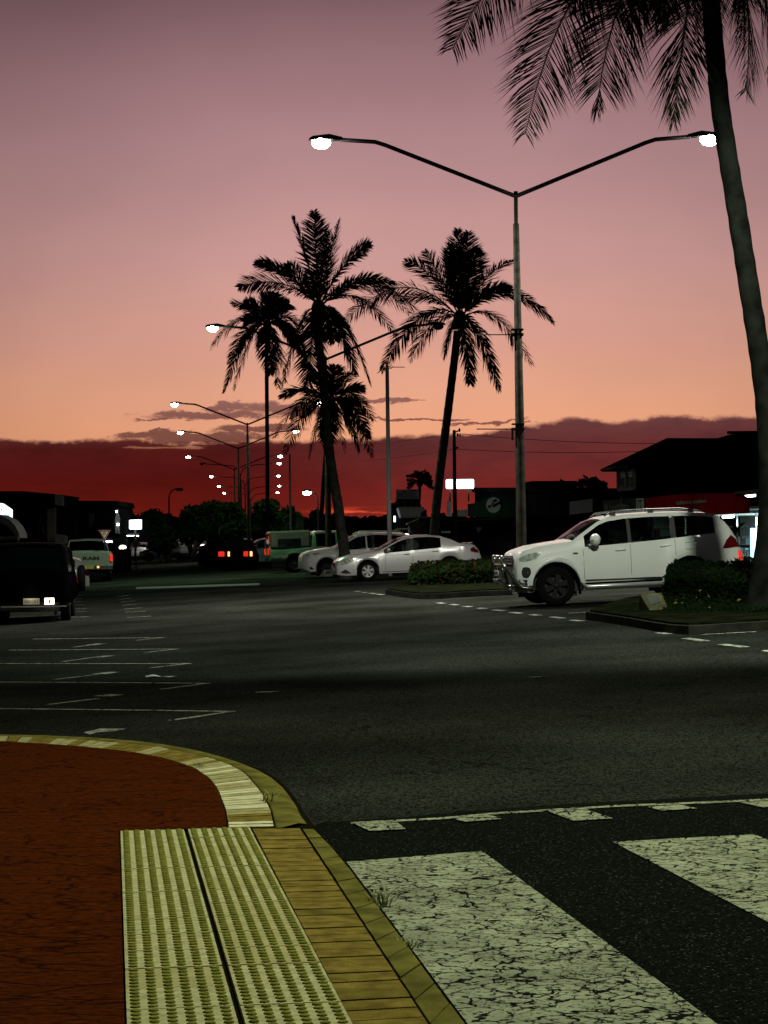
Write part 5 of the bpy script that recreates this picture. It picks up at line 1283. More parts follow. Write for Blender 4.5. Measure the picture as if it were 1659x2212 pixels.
for s in (-1, 1): r_.tube([(1.1, s * .72, 1.86), (1.2, s * .72, 1.93), (3.2, s * .72, 1.93), (3.3, s * .72, 1.87)], .018, 6)
for x in (1.6, 2.8): r_.box((x, 0, 1.95), (.06, 1.5, .03))
r_.build('roof_rack', ALLOY, bx_); seam(1.54, .5, 1.18); seam(2.45, .5, 1.18)
# dark hatch and white sedan tails
wsd, _, hw, panel, seam = simple('white hatchback mostly hidden behind the black four-wheel drive', HAT, 12, 1290, 80, CWHITE, pitch=.0)
for s in (-1, 1):
    g = MB(); g.box((3.0, s * .72, .82), (.14, .12, .26)); g.build('tail_lamp', TLAMP, wsd, bevel=.03)
# white pickup with the lettered tailgate
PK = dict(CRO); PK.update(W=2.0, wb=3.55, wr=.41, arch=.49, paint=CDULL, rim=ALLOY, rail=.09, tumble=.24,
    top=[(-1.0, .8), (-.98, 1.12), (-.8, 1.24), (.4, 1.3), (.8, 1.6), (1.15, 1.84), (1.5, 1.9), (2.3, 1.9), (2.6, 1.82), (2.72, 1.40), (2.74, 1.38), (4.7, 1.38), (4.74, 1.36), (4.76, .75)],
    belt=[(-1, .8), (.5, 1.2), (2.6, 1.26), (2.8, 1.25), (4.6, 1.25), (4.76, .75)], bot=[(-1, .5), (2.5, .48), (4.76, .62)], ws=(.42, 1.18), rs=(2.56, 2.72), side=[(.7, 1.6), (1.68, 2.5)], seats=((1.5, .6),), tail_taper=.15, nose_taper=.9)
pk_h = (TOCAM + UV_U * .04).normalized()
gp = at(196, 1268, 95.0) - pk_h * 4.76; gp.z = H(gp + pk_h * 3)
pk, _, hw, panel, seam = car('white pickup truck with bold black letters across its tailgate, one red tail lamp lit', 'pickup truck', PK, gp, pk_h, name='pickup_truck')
g = MB(); g.box((4.775, 0, 1.04), (.03, 1.60, .58)); tg_ = g.build('tailgate', CDULL, pk, bevel=.02)
bpy.context.view_layer.update()
def local_text(parent, s, x, y0, y1, z0, z1, m, nm='lettering'):
    cu = bpy.data.curves.new('t', 'FONT'); cu.body = s; cu.extrude = .5; cu.offset = 0.03
    to = bpy.data.objects.new('t', cu); COL.objects.link(to); bpy.context.view_layer.update()
    me = bpy.data.meshes.new_from_object(to.evaluated_get(bpy.context.evaluated_depsgraph_get())); bpy.data.objects.remove(to)
    xs = [v.co.x for v in me.vertices]; ys = [v.co.y for v in me.vertices]; a0, a1, b0, b1 = min(xs), max(xs), min(ys), max(ys)
    for v in me.vertices: v.co = Vector((x + (v.co.z + .5) * .01, y0 + (y1 - y0) * (v.co.x - a0) / (a1 - a0), z0 + (z1 - z0) * (v.co.y - b0) / (b1 - b0)))
    me.materials.clear(); me.materials.append(m)
    for p in me.polygons: p.material_index = 0
    o = bpy.data.objects.new(nm, me); COL.objects.link(o); o.parent = parent
local_text(tg_, 'RAM', 4.791, -.34, .38, 1.0, 1.16, SIGNBK)
g = MB(); g.box((4.84, 0, .66), (.16, 1.96, .20)); bpo = g.build('rear_bumper', CHROME, pk, bevel=.04)
plate(pk, '352·YUX', (4.925, -.05, .69), (0, 1, 0), h=.13, col=SIGNY)
for s in (-1, 1):
    g = MB(); g.box((4.78, s * .91, 1.10), (.05, .12, .32)); g.build('tail_lamp', TLIT if s > 0 else TLAMP, pk, bevel=.02)
g = MB(); g.box((4.925, .32, .69), (.02, .09, .09)); g.build('plate_lamp', OLIT, pk)
# far traffic
sp2 = dict(HAT); far = [
 ('small dark car crossing at the far end of the road', 322, 1215, 165, CDARK, UV_U, None), ('pale car waiting at the far end beyond the yellow diamond sign', 300, 1214, 185, CSILV, TOCAM, HLIT),
 ('dark car at the far end left of the keep-left disc', 340, 1216, 175, CDARK, TOCAM * -1, None), ('far car with both headlights on beyond the round disc sign', 385, 1215, 190, CDARK, TOCAM * -1, HLIT),
 ('low dark car between the disc sign and the chevron board', 404, 1216, 170, CDARK, UV_U, None), ('dark car partly hidden by the far hedge left of the white ladder-rack ute', 476, 1218, 155, CDARK, UV_U, None),
 ('far dark car with red tail lamps lit near the chevron board', 456, 1214, 178, CDARK, TOCAM, TLIT)]
for lab, px, py, Yd, pt, hd, lm in far:
    c_, _, hw, panel, seam = simple(lab, sp2, px, py, Yd, pt, heading=hd, pitch=0, group='far cars at the end of the road')
    if lm:
        xe = -.80 if lm is HLIT else 3.09
        for s in (-1, 1):
            g = MB(); g.ell((xe, s * .62, .72), (.05, .15, .11), 10, 6); g.build('headlamp' if lm is HLIT else 'tail_lamp', lm, c_)
fu, _, hw, panel, seam = ute('far white ute with a ladder rack beside the chevron board', 505, 1214, 165, CWHITE, heading=-UV_U)
r_ = MB()
for z in (1.85, 1.6): 
    for s in (-1, 1): r_.tube([(2.4, s * .8, z), (4.1, s * .8, z)], .03, 6)
for x in (2.4, 3.2, 4.1):
    for s in (-1, 1): r_.tube([(x, s * .8, 1.0), (x, s * .8, 1.88)], .03, 6)
r_.build('ladder_rack', WPOLE, fu)
dk2, _, hw, panel, seam = simple('dark car with a pale dashboard glint parked beyond the big white SUV bonnet', SED, 1182, 1250, 62, CBLACK, pitch=.03)
# ------------------------------------------------------------------ buildings on the right (facades run along the road)
def zfac(px, py, U): return fac(px, py, U).z
def vfac(px, U): return uv(fac(px, 1120, U))[1]
def bxuv(mb, u0, u1, v0, v1, z0, z1, mi=0):
    mb.hexa([xy(u0, v0, z0), xy(u1, v0, z0), xy(u1, v1, z0), xy(u0, v1, z0), xy(u0, v0, z1), xy(u1, v0, z1), xy(u1, v1, z1), xy(u0, v1, z1)], mi)
NV = (-UV_V.x, -UV_V.y, 0); UPV = (0, 0, 1); UVn = tuple(UV_U)
def ftext(s, pxa, pxb, pyt, pyb, U, m, parent):
    a, b = fac(pxa, pyb, U), fac(pxb, pyb, U); z0 = fac((pxa + pxb) / 2, pyb, U).z; z1 = fac((pxa + pxb) / 2, pyt, U).z
    text(s, (a.x, a.y, z0), NV, UPV, (b - a).length, z1 - z0, m, parent, ext=0.04)
G0 = 0.1
# tobacco shop, two storeys
U1 = 29.0
v0, v1 = vfac(1375, U1), vfac(1336, U1)
tb = thing('shop_building', 'dark two-storey building with a hip roof over the red tobacco shop fascia', 'building', xy(U1, v0, G0))
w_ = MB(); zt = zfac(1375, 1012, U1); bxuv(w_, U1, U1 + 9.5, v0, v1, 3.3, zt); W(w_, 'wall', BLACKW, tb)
rf = MB(); o_ = 0.6; ra = zt + .15; rz = at(1500, 941, xy(U1 + 4, v0).y).z
e1, e2, e3, e4 = xy(U1 - o_, v0 - o_, ra), xy(U1 + 9.5 + o_, v0 - o_, ra), xy(U1 + 9.5 + o_, v1 + 1.2, ra), xy(U1 - o_, v1 + 1.2, ra)
rg1, rg2 = xy(U1 + 2.4, v0 + 2.6, rz), xy(U1 + 7.6, v0 + 3.2, rz)
rf.add([e1, e2, e3, e4, rg1, rg2], [(0, 1, 5, 4), (1, 2, 5), (2, 3, 4, 5), (3, 0, 4)]); rf.add([p - Vector((0, 0, .16)) for p in (e1, e2, e3, e4)] + [e1, e2, e3, e4], [(0, 1, 5, 4), (1, 2, 6, 5), (2, 3, 7, 6), (3, 0, 4, 7), (3, 2, 1, 0)])
W(rf, 'roof', DKROOF, tb)
gt = MB(); gt.tube([e4 + Vector((0, 0, -.06)), e1 + Vector((0, 0, -.06))], .07, 6); W(gt, 'gutter', GREYW, tb)
fr_ = MB(); U_ = U1 - 0.06; za, zb_ = zfac(1356, 1057, U1), zfac(1356, 1016, U1); va, vb = vfac(1374, U1), vfac(1338, U1)
for v_ in (va, (va * .5 + vb * .5), vb): bxuv(fr_, U_ - .05, U1 - .005, v_ - .12, v_ + .12, za, zb_)
for z_ in (za, zb_): bxuv(fr_, U_ - .04, U1 - .006, va, vb, z_ - .07, z_ + .07)
wo = W(fr_, 'window', WHITEW, tb); pn = MB(); bxuv(pn, U1 - .03, U1 - .004, va, vb, za + .07, zb_ - .07); keep(pn.build('pane', mat('dull_glass', (.10, .11, .11), .25)), wo)
cu_ = MB()
for q in range(9): v_ = va + (vb - va) * (q + .5) / 9; bxuv(cu_, U1 - .05, U1 - .031, v_ - .09, v_ + .06, za + .12, zb_ - .35)
keep(cu_.build('curtain', mat('pale_curtain', (.45, .45, .43), .9)), wo)
# neighbour block, higher
nb2 = thing('shop_building', 'tall dark flat-topped block behind the big palm trunk on the right', 'building', xy(30, vfac(1660, 30), G0))
b = MB(); p1 = at(1578, 938, xy(U1, v0).y + 1.0); p2 = at(1760, 926, xy(U1, v0).y + 1.0)
b.hexa([Vector((p1.x, p1.y, 3.2)), Vector((p2.x, p2.y, 3.2)), Vector((p2.x, p2.y + 9, 3.2)), Vector((p1.x, p1.y + 9, 3.2)), Vector((p1.x, p1.y, p1.z)), Vector((p2.x, p2.y, p2.z)), Vector((p2.x, p2.y + 9, p2.z)), Vector((p1.x, p1.y + 9, p1.z))])
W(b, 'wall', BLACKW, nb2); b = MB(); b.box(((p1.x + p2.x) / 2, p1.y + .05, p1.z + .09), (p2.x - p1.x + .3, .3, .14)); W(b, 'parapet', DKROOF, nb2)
# red awning fascia and lit shop below
UA = 25.9
aw = thing('shop_awning', 'long red tobacco shop fascia above the big white SUV', 'awning', xy(UA, vfac(1600, UA), 2.5))
a_ = MB(); n = 16; vs = []
for i in range(n + 1):
    px = 1381 + (1606 - 1381) * i / n; f = i / n
    pt = 1079 - 16 * f - 5.0 * math.sin(math.pi * min(1, f * 1.25)) + (14 * max(0, (f - .86) / .14) ** 2); pb = 1118 - 9.5 * f
    t_, b_2 = fac(px, pt, UA), fac(px, pb, UA); vs += [b_2, t_, t_ + UV_U * .25, b_2 + UV_U * .25]
a_.add(vs, [(4 * i + j, 4 * i + 4 + j, 4 * i + 4 + (j + 1) % 4, 4 * i + (j + 1) % 4) for i in range(n) for j in range(4)] + [(3, 2, 1, 0), (4 * n, 4 * n + 1, 4 * n + 2, 4 * n + 3)])
W(a_, 'fascia', REDW, aw)
s_ = MB(); q0, q1 = fac(1381, 1110, UA), fac(1606, 1107, UA); zs = zfac(1600, 1105, UA)
va, vb = vfac(1640, UA), vfac(1381, UA); bxuv(s_, UA + .26, UA + 3.0, va, vb, zs + .12, zs + .2); W(s_, 'soffit', GREYW, aw)
ftext('tobacco station', 1462, 1527, 1079, 1088, UA - .05, mat('grey_letters', (.42, .40, .36), .6), aw)
bs = MB(); bxuv(bs, UA - .06, UA - .01, vfac(1394, UA), vfac(1379, UA), zfac(1386, 1109, UA), zfac(1386, 1077, UA)); bo_ = W(bs, 'logo_board', mat('maroon_board', (.09, .02, .02), .6), aw)
fr_ = MB(); vA, vB, zA, zB = vfac(1394, UA), vfac(1379, UA), zfac(1386, 1109, UA), zfac(1386, 1077, UA)
for a, b, c, d in ((vA, vA + .12, zA, zB), (vB - .12, vB, zA, zB), (vA + .12, vB - .12, zB - .05, zB), (vA + .12, vB - .12, zA, zA + .05)): bxuv(fr_, UA - .09, UA - .062, a, b, c, d)
keep(fr_.build('frame', SIGNWH), bo_); ftext('LSI', 1381, 1391.5, 1083, 1104, UA - .07, SIGNWH, bo_)
tbk = MB(); pa, pb = at(1602, 1073.5, 84), at(1632, 1069.5, 84); tbk.tube([pa, pb], .055, 10)
tt = thing('fluorescent_light', 'bright tube light under the canopy beside the palm trunk', 'light', pa); W(tbk, 'tube', TUBE, tt); k = MB(); k.tube([pa + Vector((-.1, 0, .08)), pb + Vector((.1, 0, .08))], .06, 6); W(k, 'fitting', GREYW, tt)
k = MB(); k.hexa([at(1585, 1068, 83), at(1690, 1056, 83), at(1690, 1056, 86), at(1585, 1068, 86), at(1585, 1063, 83), at(1690, 1050, 83), at(1690, 1050, 86), at(1585, 1063, 86)])
cn = thing('canopy', 'small pale-edged canopy over the tube light on the right', 'canopy', pa); W(k, 'canopy_roof', GREYW, cn)
# shop interior
Us = 28.6; va, vb = vfac(1700, Us), vfac(1400, Us); zc_ = zfac(1600, 1111, Us); 
shp = thing('lit_shop', 'brightly lit shop interior behind the tail of the white SUV', 'shop', xy(Us, va, .2))
k = MB(); bxuv(k, Us + 4.0, Us + 4.1, va, vb, .2, zc_ + .3); bxuv(k, Us, Us + 4, vb, vb + .1, .2, zc_ + .3); bxuv(k, Us, Us + 4, va - .1, va, .2, zc_ + .3); W(k, 'wall', mat('shop_wall', (.55, .66, .60), .7), shp)
k = MB(); bxuv(k, Us - .2, Us + 4, va, vb, zc_ + .02, zc_ + .1); W(k, 'ceiling', mat('shop_ceiling', (.7, .75, .72), .7), shp)
k = MB(); bxuv(k, Us - .5, Us + 4, va, vb, .18, .24); W(k, 'floor', GREYW, shp)
k = MB()
for q in range(8):
    v_ = va + (vb - va) * (q + .5) / 8; bxuv(k, Us - .03, Us + .03, v_ - .03, v_ + .03, .24, zc_)
bxuv(k, Us - .02, Us + .02, va, vb, zc_ - .55, zc_ - .50); W(k, 'window_frame', WHITEW, shp)
rs_ = random.Random(4); k = MB()
for sh in range(2):
    zz = .45 + sh * .55; bxuv(k, Us + 3.3, Us + 3.9, va, vb, zz, zz + .03, 0)
    v_ = va + .1
    while v_ < vb - .3:
        wv_ = rs_.uniform(.12, .35); bxuv(k, Us + 3.35, Us + 3.7, v_, v_ + wv_ * .9, zz + .031, zz + rs_.uniform(.2, .42), rs_.choice((0, 1, 2, 3))); v_ += wv_
W(k, 'shelves', [WHITEW, mat('blue_goods', (.3, .6, .8), .5), mat('teal_goods', (.4, .7, .65), .5), GREYW], shp)
k = MB(); vv1, vv2 = vfac(1637, Us), vfac(1598, Us)
for q in range(14):
    v_ = vv1 + (vv2 - vv1) * q / 14; bxuv(k, Us + .4 + .05 * (q % 2), Us + .5 + .05 * (q % 2), v_, v_ + (vv2 - vv1) / 14 * .92, .3, zc_ - .6)
W(k, 'glowing_blue_blind', SIGNB, shp)  # the blind glows by its material, standing in for the shop's light on it
k = MB()
for v_ in (va + (vb - va) * .1, va + (vb - va) * .3, va + (vb - va) * .55): k.tube([xy(Us + 1.4, v_, zc_ - .04), xy(Us + 1.4, v_ + 1.5, zc_ - .04)], .06, 8)
W(k, 'ceiling_light', TUBE, shp)
ld = bpy.data.lights.new('shop_light', 'AREA'); ld.energy = 2600; ld.size = 2.5; ld.size_y = 8; ld.shape = 'RECTANGLE'; ld.color = (.85, 1, .95)
lo = bpy.data.objects.new('shop_light', ld); COL.objects.link(lo); lo.location = xy(Us + 1.6, va + (vb - va) * .3, zc_ - .15); keep(lo, shp)
# walls of the dark shop row below the tobacco shop upper floor
k = MB(); bxuv(k, Us + .2, Us + 8, vfac(1400, Us) + .15, vfac(1336, Us), .1, 3.3); W(k, 'lower_wall', BLACKW, tb)
# potted palm at the shop
pp = at(1592, 1160, 84); ppt = thing('potted_palm', 'small spiky potted palm before the lit shop window', 'plant', (pp.x, pp.y, H(pp)))
k = MB(); k.lathe([(.0, 0), (.2, 0), (.26, .5), (.22, .5), (0, .45)], (pp.x, pp.y, H(pp)), 'z', 12); W(k, 'pot', TRIM, ppt)
k = MB(); c0 = at(1592, 1146, 84); rp = random.Random(2)
k.tube([Vector((pp.x, pp.y, H(pp) + .4)), c0], .04, 6, 1)
for q in range(26):
    an, el = rp.uniform(0, 6.28), rp.uniform(-.2, 1.1); d = Vector((math.cos(an) * math.cos(el), math.sin(an) * math.cos(el), math.sin(el))) * rp.uniform(.5, .8)
    sd = d.cross(Vector((0, 0, 1))).normalized() * .035; k.add([c0 - sd, c0 + sd, c0 + d * .6 + sd * 1.3 + Vector((0, 0, -.04)), c0 + d * .6 - sd * 1.3 + Vector((0, 0, -.04)), c0 + d + Vector((0, 0, -.22))], [(0, 1, 2, 3), (3, 2, 4)])
W(k, 'leaves', [FROND, RACH], ppt)

# dark shop row with the gabled green fascia
U2 = 27.5
def shop(label, pxa, pxb, pyt, mats=BLACKW, U=U2, d=9, ztop=None, name='shop_building'):
    va, vb = vfac(pxb, U), vfac(pxa, U); zt, zt2 = zfac(pxb, pyt, U), zfac(pxa, pyt, U)
    t = thing(name, label, 'shop', xy(U, va, G0)); k = MB(); k.hexa([xy(U + 2.2, va, 0), xy(U + d, va, 0), xy(U + d, vb, 0), xy(U + 2.2, vb, 0), xy(U + 2.2, va, zt), xy(U + d, va, zt), xy(U + d, vb, zt2), xy(U + 2.2, vb, zt2)]); W(k, 'wall', mats, t)
    k = MB(); k.hexa([xy(U + 2, va, zt - .25), xy(U + 2.19, va, zt - .25), xy(U + 2.19, vb, zt2 - .25), xy(U + 2, vb, zt2 - .25), xy(U + 2, va, zt + .08), xy(U + 2.19, va, zt + .08), xy(U + 2.19, vb, zt2 + .08), xy(U + 2, vb, zt2 + .08)]); W(k, 'parapet', DKROOF, t)
    return t, va, vb, zt
sA, va, vb, zt = shop('dark single-storey shop with script lettering on its fascia, beside the red fascia', 1302, 1379, 1066)
k = MB(); bxuv(k, U2, U2 + .15, va, vb, zfac(1340, 1114, U2), zfac(1340, 1078, U2)); W(k, 'fascia', mat('dark_teal_fascia', (.03, .05, .05), .7), sA)
ftext('Xtrene', 1306, 1352, 1086, 1107, U2 - .05, mat('pale_letters', (.30, .32, .30), .5), sA)
k = MB(); pts = [fac(1345 + 14 * math.cos(a), 1096 + 5 * math.sin(a), U2 - .08) for a in [2 * math.pi * q / 24 for q in range(25)]]; k.tube(pts, .05, 5, cap=False); W(k, 'emblem', bpy.data.materials['pale_letters'], sA)
k = MB(); pts = [fac(x, y, U2 - .08) for x, y in ((1338, 1092), (1342, 1085), (1344, 1078), (1342, 1076), (1341, 1082), (1345, 1090))]; k.tube(pts, .05, 5); W(k, 'flourish', bpy.data.materials['pale_letters'], sA)
sB, va, vb, zt = shop('dark shop under a blank white sign panel', 1226, 1300, 1062)
k = MB(); bxuv(k, U2, U2 + .15, va, vb, zfac(1260, 1118, U2), zfac(1260, 1080, U2)); W(k, 'fascia', BLACKW, sB)
k = MB(); k.hexa([fac(1230, 1112, U2 - .1), fac(1280, 1106, U2 - .1), fac(1280, 1106, U2 - .02), fac(1230, 1112, U2 - .02), fac(1230, 1084, U2 - .1), fac(1280, 1077, U2 - .1), fac(1280, 1077, U2 - .02), fac(1230, 1084, U2 - .02)]); W(k, 'sign_panel', mat('dull_white_panel', (.34, .36, .35), .6), sB)
k = MB(); bxuv(k, U2 + 1.9, U2 + 2.0, vfac(1290, U2), vfac(1190, U2), zfac(1240, 1150, U2), zfac(1240, 1133, U2)); W(k, 'name_board', mat('olive_board', (.16, .15, .08), .6), sB)
ftext('y Roses Fl', 1190, 1235, 1138, 1148, U2 + 1.85, SIGNBK, sB)
gwin = MB(); bxuv(gwin, U2 + 2.05, U2 + 2.15, vfac(1232, U2), vfac(1218, U2), zfac(1225, 1162, U2), zfac(1225, 1150, U2)); W(gwin, 'lit_window', mat('warm_lit_window', (.8, .6, .4), .5, emis=(1, .75, .45), estr=1.0), sB)
sC, va, vb, zt = shop('long dark shop with a green gabled fascia and a round emblem', 962, 1226, 1056)
k = MB(); pts = [(1010, 1116), (1010, 1089), (1024, 1087), (1042, 1078), (1056, 1074.5), (1070, 1073), (1084, 1075), (1100, 1084), (1112, 1089), (1140, 1092), (1140, 1116)]
A_ = [fac(x, y, U2 - .12) for x, y in pts]; B_ = [fac(x, y, U2) for x, y in pts]; n = len(pts); k.add(A_ + B_, [tuple(range(n)), tuple(reversed(range(n, 2 * n)))] + [(i, n + i, n + (i + 1) % n, (i + 1) % n) for i in range(n)]); W(k, 'gable_fascia', GREENW, sC)
k = MB(); cc = 24; pts = [(1066 + 16 * math.cos(2 * math.pi * q / cc), 1091 + 17 * math.sin(2 * math.pi * q / cc)) for q in range(cc)]
A_ = [fac(x, y, U2 - .2) for x, y in pts]; B_ = [fac(x, y, U2 - .121) for x, y in pts]; k.add(A_ + B_, [tuple(range(cc)), tuple(reversed(range(cc, 2 * cc)))] + [(i, cc + i, cc + (i + 1) % cc, (i + 1) % cc) for i in range(cc)]); em = W(k, 'round_emblem', mat('grey_green_disc', (.10, .15, .12), .7), sC)
k = MB(); k.tube([fac(x, y, U2 - .26) for x, y in ((1055, 1094), (1060, 1090), (1066, 1092), (1072, 1087), (1080, 1085))], .10, 6); k.tube([fac(x, y, U2 - .26) for x, y in ((1063, 1091), (1067, 1084), (1071, 1081), (1069, 1086))], .10, 6); keep(k.build('leaping_mark', SIGNBK), em)
k = MB(); bxuv(k, U2 - .1, U2, vfac(1009, U2), vfac(988, U2), zfac(998, 1116, U2), zfac(998, 1101, U2)); W(k, 'side_board', GREYW, sC)
k = MB(); bxuv(k, U2, U2 + 2.0, va, vb, zfac(1070, 1118, U2) - .12, zfac(1070, 1118, U2)); W(k, 'awning', DKROOF, sC)
k = MB(); pts = [(965, 1116), (965, 1090), (967, 1080), (970, 1074), (973, 1080), (976, 1091), (976, 1116)]; A_ = [fac(x, y, U2 - .35) for x, y in pts]; B_ = [fac(x, y, U2 - .25) for x, y in pts]; n = 7
k.add(A_ + B_, [tuple(range(n)), tuple(reversed(range(n, 2 * n)))] + [(i, n + i, n + (i + 1) % n, (i + 1) % n) for i in range(n)]); W(k, 'surfboard_sign', WHITEW, sC)
k = MB(); bxuv(k, 30, 33, vfac(1150, 30), vfac(1135, 30), 3.5, zfac(1142, 1040, 30)); W(k, 'roof_plant', DKROOF, sC)
# lit white roof sign
ls = thing('lit_sign', 'glowing white box sign on the dark roof behind the power pole', 'sign', at(993, 1057, 150))
k = MB(); p = at(993.5, 1045.5, 150); k.box(p, (60 / F * 150, .35, 20 / F * 150)); W(k, 'sign_box', SIGNW, ls, bevel=.08)
k = MB()
for px in (972, 1012): a = at(px, 1055, 150.1); k.tube([a, a + Vector((0, 0, -.9))], .05, 6)
W(k, 'post', POLED, ls)
# motel: sign and low house
mt = thing('motel_sign', 'grey MOTEL sign on thin posts left of the curved palm trunk', 'sign', at(880, 1110, 158))
k = MB(); p = at(880.5, 1067.5, 158); k.box(p, (50 / F * 158, .15, 20.5 / F * 158)); W(k, 'board', mat('grey_sign_board', (.13, .13, .125), .6, var=.2), mt)
for tx, a, b, c, d in (('MOTEL', 860, 901, 1064.5, 1075), ('Coral Sands', 864, 898, 1059.2, 1063)):
    if tx == 'Coral Sands': continue
    q = at(a, d, 157.85); text(tx, q, (1, 0, 0), (0, 0, 1), (b - a) / F * 157.85, (d - c) / F * 157.85, SIGNBK, mt, ext=.03)
k = MB(); k.tube([at(x, y, 157.85) for x, y in ((868, 1062), (876, 1061.5), (888, 1060), (900, 1058.5))], .035, 5); W(k, 'lettering_line', SIGNBK, mt)
k = MB()
for px in (859, 874, 889):
    a = at(px, 1077, 158.1); b = Vector((a.x, a.y, H(a))); k.tube([b, a], .06, 6)
W(k, 'post', POLED, mt)
def prism(k, pts, Y0, Y1, mi=0):
    n = len(pts); A_ = [at(x, y, Y0) for x, y in pts]; d = Vector((0, Y1 - Y0, 0)); B_ = [a + d for a in A_]
    k.add(A_ + B_, [tuple(reversed(range(n))), tuple(range(n, 2 * n))] + [(i, (i + 1) % n, n + (i + 1) % n, n + i) for i in range(n)], mi)
mh = thing('motel_building', 'low motel house with a grey corrugated roof below its sign', 'building', (at(890, 1160, 150).x, 150, .2))
k = MB(); prism(k, [(852, 1190), (852, 1124), (864, 1118), (920, 1118), (920, 1190)], 150, 158); W(k, 'wall', BLACKW, mh)
CORR = mat('corrugated_roof', (.12, .12, .118), .6)
n_, l_, b_ = nodes_of(CORR); c_ = n_.new('ShaderNodeTexCoord'); wv = n_.new('ShaderNodeTexWave'); wv.inputs['Scale'].default_value = 3.5; l_.new(c_.outputs['Object'], wv.inputs['Vector']); bp_ = n_.new('ShaderNodeBump'); bp_.inputs['Distance'].default_value = .08; bp_.inputs['Strength'].default_value = 1; l_.new(wv.outputs['Fac'], bp_.inputs['Height']); l_.new(bp_.outputs[0], b_.inputs['Normal'])
k = MB(); a, b, c, d = at(863, 1118.5, 149.7), at(925, 1118.5, 149.7), at(915, 1098, 153.5), at(859, 1098, 153.5); k.hexa([a, b, c, d] + [p + Vector((0, 0, .10)) for p in (a, b, c, d)]); W(k, 'roof', CORR, mh)
k = MB(); k.tube([at(858, 1098, 149.6), at(862, 1108, 149.6), at(866, 1119, 149.6)], .09, 6); W(k, 'barge_board', WHITEW, mh)
k = MB(); p = at(852.5, 1121, 149.5); k.box(p, (.14, .1, .42)); W(k, 'lit_panel', SIGNC, mh)
k = MB(); prism(k, [(845, 1146), (858, 1141), (881, 1141), (881, 1144), (858, 1144), (846, 1149)], 148.5, 150); W(k, 'green_eave', mat('olive_eave', (.14, .16, .08), .6), mh)
gh = thing('small_building', 'pale gabled shop end between the motel and the curved palm trunk', 'building', (at(895, 1160, 140).x, 140, .2))
k = MB(); prism(k, [(884, 1185), (884, 1131), (881, 1131), (881, 1129), (906, 1119.5), (906, 1185)], 140, 146); W(k, 'wall', GREYW, gh)
k = MB(); prism(k, [(880, 1131.5), (880, 1129.5), (905, 1119), (906, 1121)], 139.6, 146.4); W(k, 'roof_edge', WHITEW, gh)
k = MB(); prism(k, [(889, 1150), (889, 1144), (925, 1146.5), (925, 1150.5)], 138.8, 139.5); W(k, 'awning_beam', GREYW, gh)
k = MB(); prism(k, [(908, 1118), (908, 1110), (914, 1104), (918, 1101), (922, 1101), (922, 1116)], 138.8, 139.3); W(k, 'curved_parapet', GREYW, gh)
k = MB(); prism(k, [(891, 1190), (891, 1150), (897, 1150), (897, 1190)], 138.9, 139.3); W(k, 'post', GREYW, gh)
hl = thing('spotlight', 'glaring white light low beside the white banner pole', 'light', at(876, 1158, 125)); k = MB(); k.ell(at(876, 1158, 125), (.24, .1, .14), 12, 8); W(k, 'lens', HLIT, hl); k = MB(); k.box(at(876, 1158, 125.3), (.5, .3, .35)); W(k, 'housing', TRIM, hl, bevel=.04)
k = MB(); p = at(876, 1162, 125.4); k.tube([Vector((p.x, p.y, H(p))), p], .05, 6); W(k, 'post', POLED, hl)
# bank of dark wall filling the shop row under the awnings, towards the motel
sD = thing('low_wall', 'dark low wall between the motel and the palm trunks', 'wall', xy(28, 190, 0)); k = MB(); prism(k, [(716, 1200), (716, 1158), (850, 1152), (850, 1200)], 165, 166); W(k, 'masonry', BLACKW, sD)
# power pole, signs
pw = at(985, 1185, 120); pw.z = H(pw); pp_ = thing('power_pole', 'dark timber power pole crossing the lit roof sign', 'pole', pw, None)
k = MB(); k.tube([pw, at(982, 1050, 120), at(981, 929, 120)], [.13, .11, .085], 10); W(k, 'pole', TWIG, pp_)
k = MB(); a = at(984, 931, 120); k.tube([a + Vector((-.1, 0, -.1)), a + Vector((.25, 0, .05))], .04, 6); k.ell(a + Vector((.22, 0, .05)), (.06, .06, .12)); k.ell(a + Vector((.12, 0, -.22)), (.06, .06, .1)); k.ell(a + Vector((.25, 0, -.25)), (.05, .05, .08)); k.tube([at(983, 969, 120), at(990, 966, 120)], .05, 6); W(k, 'insulator', POLED, pp_)
k = MB()
for ya, yb in ((936, 958), (970, 974)):
    P_ = []
    for q in range(25):
        f = q / 24; P_.append(at(982 + (1420 - 982) * f, ya + (yb - ya) * f + 22 * f * (1 - f) * 1.0, 120 - 12 * f))
    k.tube(P_, .014, 4)
    P_ = [at(982 + (780 - 982) * q / 16, ya + 26 * q / 16 + 10 * (q / 16) * (1 - q / 16), 120 + 60 * q / 16) for q in range(17)]; k.tube(P_, .014, 4)
wr_ = thing('power_line', 'thin overhead wires running from the timber power pole', 'wires', at(982, 936, 120)); W(k, 'wires', SIGNBK, wr_)
